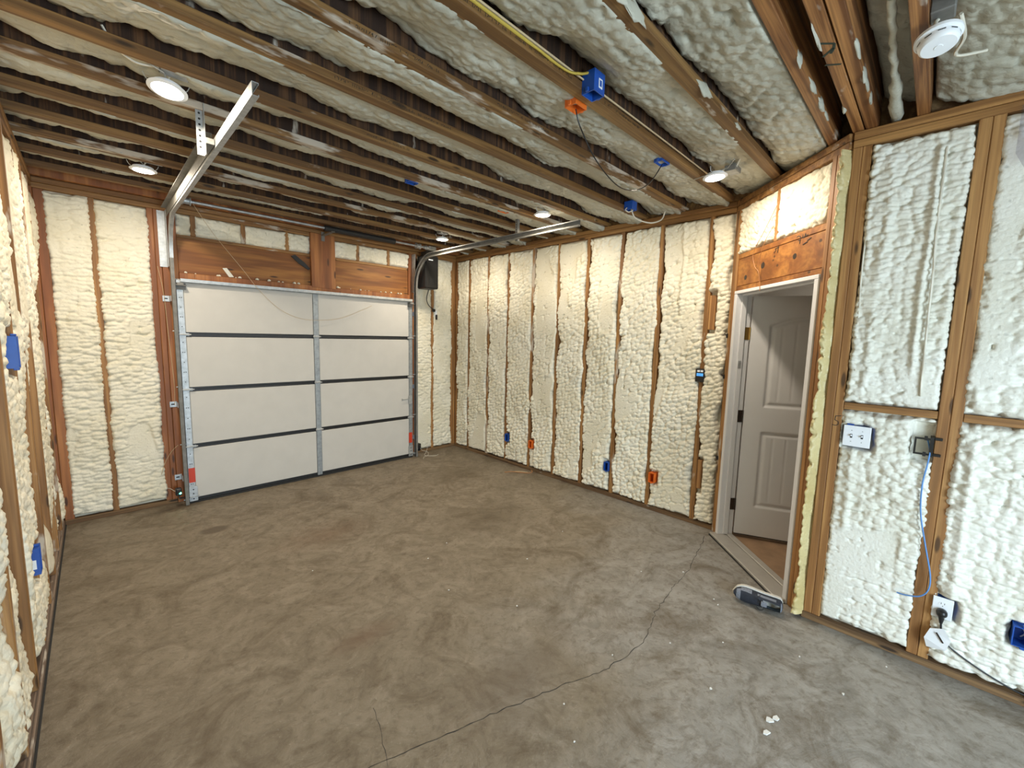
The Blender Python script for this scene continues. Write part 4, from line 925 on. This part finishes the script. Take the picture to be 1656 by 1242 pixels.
# wall control
WC = thing('wall_control', 'black wall control with a lit blue screen on a stud', 'control', (XR, 1.42, 1.30), None)
m = MB(FR_R); m.box(ub(1.465), ub(1.385), 1.295, 1.412, 0.001, 0.026, 0.005); m.build('case', 'black_plastic', WC)
m = MB(FR_R); m.box(ub(1.452), ub(1.398), 1.348, 1.372, 0.0262, 0.0275); m.build('screen', 'lcd', WC)
for k in range(2):
    m = MB(FR_R); m.box(ub(1.449 - 0.028 * k), ub(1.449 - 0.028 * k - 0.022), 1.383, 1.400, 0.0262, 0.029, 0.001); m.build('button', 'white_plastic', WC)
m = MB(FR_R)
for k in range(4): m.box(ub(1.448), ub(1.402 + 0.006 * (k % 2)), 1.3505 + 0.005 * k, 1.352 + 0.005 * k, 0.0276, 0.0279)
m.build('screen_text', 'blue_plastic', WC)
cable('control_wire', [(XR - 0.006, 1.40, 1.292), (XR - 0.012, 1.385, 1.25), (XR + 0.005, 1.375, 1.22)], 0.003, 'black_plastic', 'short black wire below the wall control', 'wire')
# scrap wood nailed to the last stud
for u0_, u1_, z0, z1, lb in ((ub(1.398), ub(1.345), 1.75, 2.04, 'upper wood scrap block fixed beside the stud left of the side door'), (ub(1.397), ub(1.362), 0.34, 0.60, 'lower wood scrap block fixed beside the stud left of the side door')):
    tag(MB(FR_R).box(u0_, u1_, z0, z1, -0.05, 0.004, 0.003).build('wood_block', 'stud_clean'), lb, 'wood block', 'scrap blocks on the right wall')
# bent nails / black clips on the side door stud
for z, lb in ((2.0, None), (1.70, 'top small black clip on the stud beside the side door frame'), (1.36, 'middle small black clip on the stud beside the side door frame'), (0.66, 'bottom small black clip on the stud beside the side door frame')):
    if lb:
        m = MB(FR_D); m.box(0.014, 0.030, z - 0.018, z + 0.018, 0.0045, 0.016, 0.003); m.tube([(0.022, z, 0.016), (0.012, z + 0.022, 0.028)], 0.003, 6)
        tag(m.build('cable_clip', 'black_plastic'), lb, 'clip', 'black clips on the door stud')
cable('thin_wire', [tuple(FR_D(0.575, 2.60, 0.012)), tuple(FR_D(0.46, 2.43, 0.03)), tuple(FR_D(0.36, 2.31, 0.035)), tuple(FR_D(0.375, 2.21, 0.028)), tuple(FR_D(0.42, 2.16, 0.022)), tuple(FR_D(0.44, 2.08, 0.018)), tuple(FR_D(0.455, 2.02, 0.020))], 0.0022, 'copper_wire', 'thin copper wire hanging over the side door header', 'wire')
cable('thin_wire', [tuple(FR_D(0.42, 2.16, 0.021)), tuple(FR_D(0.44, 2.26, 0.03)), tuple(FR_D(0.485, 2.36, 0.03)), tuple(FR_D(0.54, 2.45, 0.012))], 0.002, 'copper_wire', 'second copper wire branching up the side door header', 'wire')

# switch plate, low-voltage bracket, outlet on the near right wall
SW = thing('switch_plate', 'white double switch plate on the near right wall stud', 'switch', (X3, YJ - 0.18, 1.09))
m = MB(FR_3); m.box(0.118, 0.236, 1.093, 1.208, 0.014, 0.020, 0.003); m.build('plate', 'white_plastic', SW)
m = MB(FR_3); m.box(0.128, 0.226, 1.10, 1.205, -0.05, 0.0135); m.box(0.130, 0.160, 1.2055, 1.216, -0.02, 0.012, 0.002); m.build('box', 'blue_plastic', SW)
for u in (0.154, 0.200):
    m = MB(FR_3); m.box(u - 0.005, u + 0.005, 1.140, 1.162, 0.0202, 0.0208); m.build('switch_slot', 'hole', SW)
    m = MB(FR_3); m.box(u - 0.0035, u + 0.0035, 1.150, 1.159, 0.0209, 0.032, 0.001); m.build('toggle', 'white_plastic', SW)
    m = MB(FR_3)
    for z in (1.120, 1.181): m.lathe((u, z, 0.0201), (0, 0, 1), [(0.003, 0), (0.002, 0.001)], 8)
    m.build('screw', 'galvanized', SW)
LVB = thing('mounting_bracket', 'black open low-voltage bracket on the near right wall stud', 'bracket', (X3, YJ - 0.45, 1.10))
m = MB(FR_3); m.box(0.405, 0.413, 1.105, 1.192, 0.002, 0.016); m.box(0.413, 0.470, 1.184, 1.192, 0.002, 0.016); m.box(0.413, 0.470, 1.105, 1.113, 0.002, 0.016); m.box(0.462, 0.476, 1.100, 1.20, -0.045, 0.018); m.build('frame', 'black_plastic', LVB)
for z in (1.104, 1.186):
    MB(FR_3).box(0.4765, 0.505, z, z + 0.014, 0.0005, 0.012, 0.002).build('mounting_tab', 'black_plastic', LVB)
    MB(FR_3).box(0.440, 0.452, z - 0.004, z + 0.018, 0.0162, 0.022, 0.001).build('screw_boss', 'black_plastic', LVB)
cable('network_cable', [(X3 + 0.02, -0.015, 1.19), (X3 - 0.012, -0.030, 1.13), (2.925, -0.028, 1.06), (2.925, -0.020, 0.96), (2.925, -0.028, 0.81), (2.928, -0.060, 0.65), (2.93, -0.092, 0.50), (2.93, -0.092, 0.42), (2.93, -0.065, 0.375), (2.935, -0.015, 0.355), (2.942, 0.02, 0.35)], 0.0035, 'blue_cable', 'blue network cable hanging from the black bracket')
OU = thing('wall_outlet', 'white outlet plate low on the near right wall', 'outlet', (X3, -0.145, 0.29))
m = MB(FR_3); m.box(0.549, 0.622, 0.292, 0.400, 0.012, 0.018, 0.003); m.build('plate', 'white_plastic', OU)
m = MB(FR_3); m.box(0.565, 0.612, 0.305, 0.388, -0.05, 0.0115); m.build('box', 'blue_plastic', OU)
for z in (0.366, 0.326):
    m = MB(FR_3); m.prism([(0.585 + 0.0155 * math.cos(k * math.pi / 8), z + 0.0135 * math.sin(k * math.pi / 8)) for k in range(16)], 0.0182, 0.0192); r_ = m.build('receptacle', 'white_plastic', OU)
    if z > 0.35:
        m = MB(FR_3); m.box(0.578, 0.580, z, z + 0.009, 0.0193, 0.0197); m.box(0.590, 0.592, z, z + 0.009, 0.0193, 0.0197); m.box(0.5835, 0.5865, z - 0.010, z - 0.006, 0.0193, 0.0197); m.build('slot', 'hole', r_)
PC = thing('power_cord', 'black plugged-in power cord trailing right from the white outlet', 'cord', (X3 - 0.03, -0.15, 0.07))
m = MB(FR_3); m.lathe((0.585, 0.328, 0.0195), (0, 0, 1), [(0.019, 0), (0.021, 0.006), (0.020, 0.026), (0.012, 0.036), (0.004, 0.039)], 16); m.tube([(0.585, 0.322, 0.034), (0.586, 0.300, 0.036), (0.587, 0.275, 0.034)], [0.013, 0.011, 0.006], 10); m.build('plug', 'black_plastic', PC, 50)
m = MB(); m.tube(bez([(2.924, -0.152, 0.275), (2.922, -0.158, 0.235), (2.922, -0.178, 0.185), (2.922, -0.215, 0.155), (2.922, -0.29, 0.118), (2.924, -0.37, 0.088), (2.926, -0.46, 0.070), (2.926, -0.75, 0.045)]), 0.0042, 8); m.build('cord', 'black_plastic', PC, 60)
tgp = MB(FR_3); tgp.add([(0.552, 0.235, 0.044), (0.600, 0.258, 0.050), (0.628, 0.205, 0.046), (0.615, 0.150, 0.052), (0.548, 0.132, 0.040), (0.535, 0.178, 0.046),
                         (0.552, 0.235, 0.0444), (0.600, 0.258, 0.0504), (0.628, 0.205, 0.0464), (0.615, 0.150, 0.0524), (0.548, 0.132, 0.0404), (0.535, 0.178, 0.0464)],
                        [(0, 1, 2, 5), (5, 2, 3, 4), (6, 7, 8, 11), (11, 8, 9, 10), (0, 1, 7, 6), (1, 2, 8, 7), (2, 3, 9, 8), (3, 4, 10, 9), (4, 5, 11, 10), (5, 0, 6, 11)])
tgp.build('paper_tag', 'paper', PC)
tg2 = MB(FR_3); tg2.add([(0.572, 0.226, 0.0525), (0.578, 0.230, 0.0525), (0.606, 0.186, 0.0525), (0.600, 0.182, 0.0525)], [(0, 1, 2, 3)]); tg2.build('tag_print', 'bronze', PC)
# cable under the foam surface on the near wall
cable('foamed_cable', [(X3 - 0.014, 0.052, 2.60), (X3 - 0.022, 0.050, 2.22), (X3 - 0.024, 0.042, 1.98), (X3 - 0.022, 0.038, 1.71), (X3 - 0.014, 0.030, 1.40)], 0.005, 'white_cable', 'white cable running down the upper near right foam panel')
cable('foamed_cable', [(X3 + 0.0, 0.318, 2.25), (X3 - 0.004, 0.318, 2.05), (X3 - 0.004, 0.312, 1.84), (X3 - 0.006, 0.300, 1.54), (X3 - 0.002, 0.270, 1.40)], 0.004, 'white_cable', 'grey cable beside the first stud of the near right wall')

# smoke alarm
SA = thing('smoke_alarm', 'white round smoke alarm hanging from the ceiling', 'smoke alarm', (2.17, 0.095, 2.70))
ax = Vector((-0.22, -0.10, -1.0)).normalized(); c = Vector((2.185, 0.098, 2.735))
m = MB(); m.lathe(c, ax, [(0.058, -0.010), (0.064, -0.006), (0.064, 0.004), (0.055, 0.008), (0.055, 0.020), (0.052, 0.030), (0.046, 0.035), (0.0005, 0.037)], 40); m.build('body', 'white_plastic', SA, 35)
m = MB(); m.lathe(c + ax * 0.0365, ax, [(0.012, 0), (0.011, 0.002), (0.0005, 0.0022)], 18); m.build('test_button', 'white_plastic', SA, 35)
a_ = ax.orthogonal().normalized(); b2 = ax.cross(a_); m = MB()
for k in range(10):
    t = 2 * math.pi * k / 10; d = a_ * math.cos(t) + b2 * math.sin(t); tg = ax.cross(d); p = c + ax * 0.0155 + d * 0.0552
    m.add([tuple(p + tg * x + ax * y + d * 0.0006) for x, y in ((-0.010, -0.002), (0.010, -0.002), (0.010, 0.002), (-0.010, 0.002))], [(0, 1, 2, 3)])
m.build('vent_slot', 'hole', SA)
m = MB(); m.tube(bez([tuple(c - ax * 0.009), (2.20, 0.11, 2.80), (2.26, 0.09, 2.84), (2.30, 0.07, 2.86)]), 0.006, 8); m.build('lead', 'white_cable', SA, 60)
tag(MB(FD).box(2.16, 2.24, 0.062, 0.1275, -0.09, -0.030, 0.004).build('junction_box', 'galvanized_dark'), 'dark junction box above the smoke alarm', 'electrical box')
cable('alarm_cable', [(2.28, 0.05, 2.84), (2.40, 0.035, 2.815), (2.47, 0.055, 2.80), (2.51, 0.04, 2.80), (2.60, -0.03, 2.83)], 0.006, 'white_cable', 'white cable bent below the foam behind the smoke alarm')
cable('alarm_cable', [(2.02, 0.118, 2.86), (2.06, 0.09, 2.82), (2.11, 0.07, 2.815), (2.14, 0.075, 2.85)], 0.008, 'white_cable', 'thick white cable end just ahead of the smoke alarm')

# clear plastic sheet at the upper right
u, v = np.meshgrid(np.linspace(0.60, 0.95, 26), np.linspace(2.27, 2.70, 40), indexing='ij')
left = 0.60 + 0.10 * np.clip((2.45 - v) / 0.35, 0, 1)
uu = np.maximum(u, left - 0.02); v = 2.70 - (2.70 - v) * (0.55 + 0.45 * (u - 0.60) / 0.35 + 0.12 * np.sin(u * 25)); n = 0.045 + 0.022 * fbm(u * 9, v * 4, 77, 3) + 0.012 * np.sin(u * 70 + v * 9)
P = np.array(FR_3.o) + uu[..., None] * np.array(FR_3.u) + v[..., None] * np.array(FR_3.v) + n[..., None] * np.array(FR_3.n)
a, b = u.shape; idx = np.arange(a * b).reshape(a, b); q = np.stack([idx[:-1, :-1], idx[1:, :-1], idx[1:, 1:], idx[:-1, 1:]], -1).reshape(-1, 4)
tag(mesh_np('plastic_sheet', P.reshape(-1, 3), q, 'film'), 'crinkled clear plastic sheet hung at the top of the near right wall', 'plastic sheet')

# ================================================================== things on the floor
def shoe():
    T = thing('shoe', 'dark grey and navy sneaker tipped on its side by the threshold', 'shoe', (2.86, 0.63, 0.0))
    toe = Vector((2.835, 0.765, 0.050)); heel = Vector((2.895, 0.512, 0.046))
    x = (toe - heel).normalized(); Ln = 0.262
    up = Vector((-0.92, -0.30, 0.12)); up = (up - x * up.dot(x)).normalized(); y = up.cross(x).normalized()
    fr = Frame(heel - up * 0.030, x, y, up)
    st = [(-0.022, 0.010, 0.052, 0.0), (0.0, 0.024, 0.070, 0.0), (0.03, 0.031, 0.082, 0.0), (0.12, 0.034, 0.080, 0.0), (0.25, 0.034, 0.070, 0.0), (0.38, 0.035, 0.068, 0.001), (0.50, 0.038, 0.062, 0.002), (0.62, 0.042, 0.053, 0.004), (0.74, 0.044, 0.043, 0.005), (0.85, 0.041, 0.035, 0.006), (0.94, 0.031, 0.027, 0.009), (1.0, 0.010, 0.018, 0.013)]
    n = 18
    def ring(t, w, h, z0, k, off=0.0):
        th = math.pi * k / (n - 1); cx = math.cos(th); sz = math.sin(th)
        return (t * Ln, (w + off) * (abs(cx) ** 0.75) * (1 if cx > 0 else -1), 0.014 + z0 + (h + off) * (sz ** 0.75))
    def strip(i0, i1, k0, k1, off, name, mat, skip=None):
        m = MB(fr); vs = []; fs = []; ii = list(range(i0, i1 + 1)); kk = list(range(k0, k1 + 1))
        for i in ii:
            t, w, h, z0 = st[i]
            for k in kk: vs.append(ring(t, w, h, z0, k, off))
        for a in range(len(ii) - 1):
            for b in range(len(kk) - 1):
                if skip and skip(ii[a], kk[b]): continue
                fs.append((a * len(kk) + b, a * len(kk) + b + 1, (a + 1) * len(kk) + b + 1, (a + 1) * len(kk) + b))
        m.add(vs, fs); return m.build(name, mat, T, 70)
    strip(0, 11, 0, n - 1, 0.0, 'upper', 'navy_fabric', lambda i, k: i in (2, 3, 4) and 6 <= k <= 10)
    strip(0, 11, 0, n - 1, -0.004, 'lining', 'lining', lambda i, k: i in (2, 3, 4) and 6 <= k <= 10)
    for k0, k1 in ((1, 4), (13, 16)):
        strip(3, 6, k0, k1 - 1, 0.0018, 'side_panel', 'grey_mesh'); strip(7, 9, k0 + (0 if k0 < 9 else -1), k1, 0.0018, 'side_panel', 'grey_mesh')
    strip(9, 10, 3, 14, 0.0018, 'toe_panel', 'grey_mesh'); strip(1, 2, 3, 14, 0.0018, 'heel_panel', 'grey_mesh')
    o_ = [(t * Ln, w * 1.13 + 0.002) for t, w, h, z0 in st]; poly = [(-0.006, 0.0)] + [(a, b) for a, b in o_] + [(Ln + 0.007, 0)] + [(a, -b) for a, b in reversed(o_)]
    s1 = MB(fr); k = len(poly); zb = lambda a: 0.012 * max(0, (a / Ln - 0.7) / 0.3) ** 2
    vs = [(a, b, -0.010 + zb(a)) for a, b in poly] + [(a, b, 0.017 + zb(a)) for a, b in poly]
    s1.add(vs, [tuple(range(k)), tuple(range(k, 2 * k))] + [(i, (i + 1) % k, k + (i + 1) % k, k + i) for i in range(k)]); s1.build('sole', 'sole_rubber', T)
    tr = MB(fr)
    for i in range(7): a = 0.02 + i * 0.034; tr.box(a, a + 0.022, -0.024, 0.024, -0.0135 + zb(a), -0.0101 + zb(a))
    tr.build('tread', 'grey_mesh', T)
    for i in range(5):
        t = 0.40 + i * 0.062; h = 0.014 + 0.071 - 0.034 * (i / 4) - (0.004 if i > 2 else 0)
        m = MB(fr); m.tube(bez([(t * Ln, -0.021, h - 0.010), (t * Ln + 0.004, 0, h + 0.0015), (t * Ln, 0.021, h - 0.010)]), 0.0026, 6); m.build('lace', 'black_plastic', T, 60)
    m = MB(fr); m.box(0.30 * Ln, 0.42 * Ln, -0.015, 0.015, 0.086, 0.092, 0.002); m.build('tongue', 'grey_mesh', T)
    m = MB(fr); m.tube(bez([(0.42 * Ln, 0.005, 0.088), (0.36 * Ln, 0.03, 0.088), (0.43 * Ln, 0.045, 0.075), (0.5 * Ln, 0.03, 0.082)]), 0.0022, 6); m.tube(bez([(0.42 * Ln, -0.005, 0.088), (0.5 * Ln, -0.028, 0.09), (0.44 * Ln, -0.045, 0.075)]), 0.0022, 6); m.build('lace', 'black_plastic', T, 60)
shoe()

rc = random.Random(19)
def chip(x, y, r, lab, grp='white foam chips on the floor'):
    k = rc.randint(5, 7); poly = [(x + r * rc.uniform(0.55, 1.2) * math.cos(2 * math.pi * i / k + rc.random() * 0.4), y + r * rc.uniform(0.45, 1.0) * math.sin(2 * math.pi * i / k)) for i in range(k)]
    m = MB(); m.prism(poly, 0.0008, 0.004 + r * 0.12); o = m.build('foam_chip', 'chip'); tag(o, lab, 'foam chip', grp)
chip(2.005, 0.358, 0.020, 'largest white foam chip of the cluster near the bottom right floor')
chip(2.035, 0.340, 0.016, 'white foam chip right beside the largest one of the cluster')
chip(1.925, 0.352, 0.018, 'white foam chip lowest in the cluster near the bottom right floor')
for x, y in [(2.36, 0.67), (1.30, 0.89), (2.73, 0.85), (2.69, 0.81), (1.75, 1.665), (2.14, 0.87), (2.80, 0.02), (1.99, 0.60), (1.54, 2.08), (1.83, 1.04), (1.41, 1.03), (2.90, 1.12), (2.68, 1.33), (2.42, 0.15), (2.55, 0.35), (1.66, 2.5), (2.2, 2.0), (0.98, 2.9), (1.9, 2.6), (2.75, 2.1)]:
    chip(x, y, rc.uniform(0.004, 0.008), 'tiny white foam chip scattered on the open floor', 'tiny scattered foam chips')
cable('wire_offcut', [(3.46, 3.56, 0.004), (3.53, 3.50, 0.012), (3.60, 3.42, 0.006), (3.66, 3.35, 0.004), (3.71, 3.33, 0.010), (3.735, 3.37, 0.02)], 0.005, 'copper_wire', 'brown wire offcut lying at the foot of the right wall', 'wire')
cable('wire_offcut', [(3.58, 3.50, 0.004), (3.62, 3.44, 0.010), (3.68, 3.38, 0.004)], 0.004, 'tan_wire', 'short tan wire offcut beside the brown one on the floor', 'wire')
# unseen lamp added to brighten the hall gap and the door slab
HL = thing('hall_fill_light', 'unseen round light added to brighten the hall behind the side door', 'light', (4.5, 0.4, 2.70))
m = MB(); m.lathe((4.5, 0.4, 2.764), (0, 0, -1), [(0.15, 0), (0.16, 0.01), (0.15, 0.03), (0.14, 0.034)], 28); m.build('base', 'white_plastic', HL, 40)
m = MB(); m.lathe((4.5, 0.4, 2.729), (0, 0, -1), [(0.138, 0), (0.12, 0.018), (0.06, 0.028), (0.0005, 0.03)], 28); m.build('diffuser', 'lens', HL, 60)
Ld = bpy.data.lights.new('hall_fill_lamp', 'AREA'); Ld.shape = 'DISK'; Ld.size = 0.25; Ld.energy = 5; Ld.color = WAFER_COL
lo = bpy.data.objects.new('hall_fill_lamp', Ld); COL.objects.link(lo); place(lo, (4.5, 0.4, 2.69), HL)
# blocking that closes the corner above the diagonal wall
MB().box(XR - 0.02, XR + 0.085, YA - 0.10, YA + 0.12, H + 0.0008, H + 0.30).build('blocking', 'flange', CE)

# markings too small to pick apart one by one
for o in SC.objects:
    if o.parent and o.name.split('.')[0] in ('bolt_hole', 'bolt', 'hanger_hole', 'pencil_mark', 'marker_stroke', 'vent_slot', 'screw', 'tread', 'screen_text', 'slot', 'lace'): o['kind'] = 'stuff'
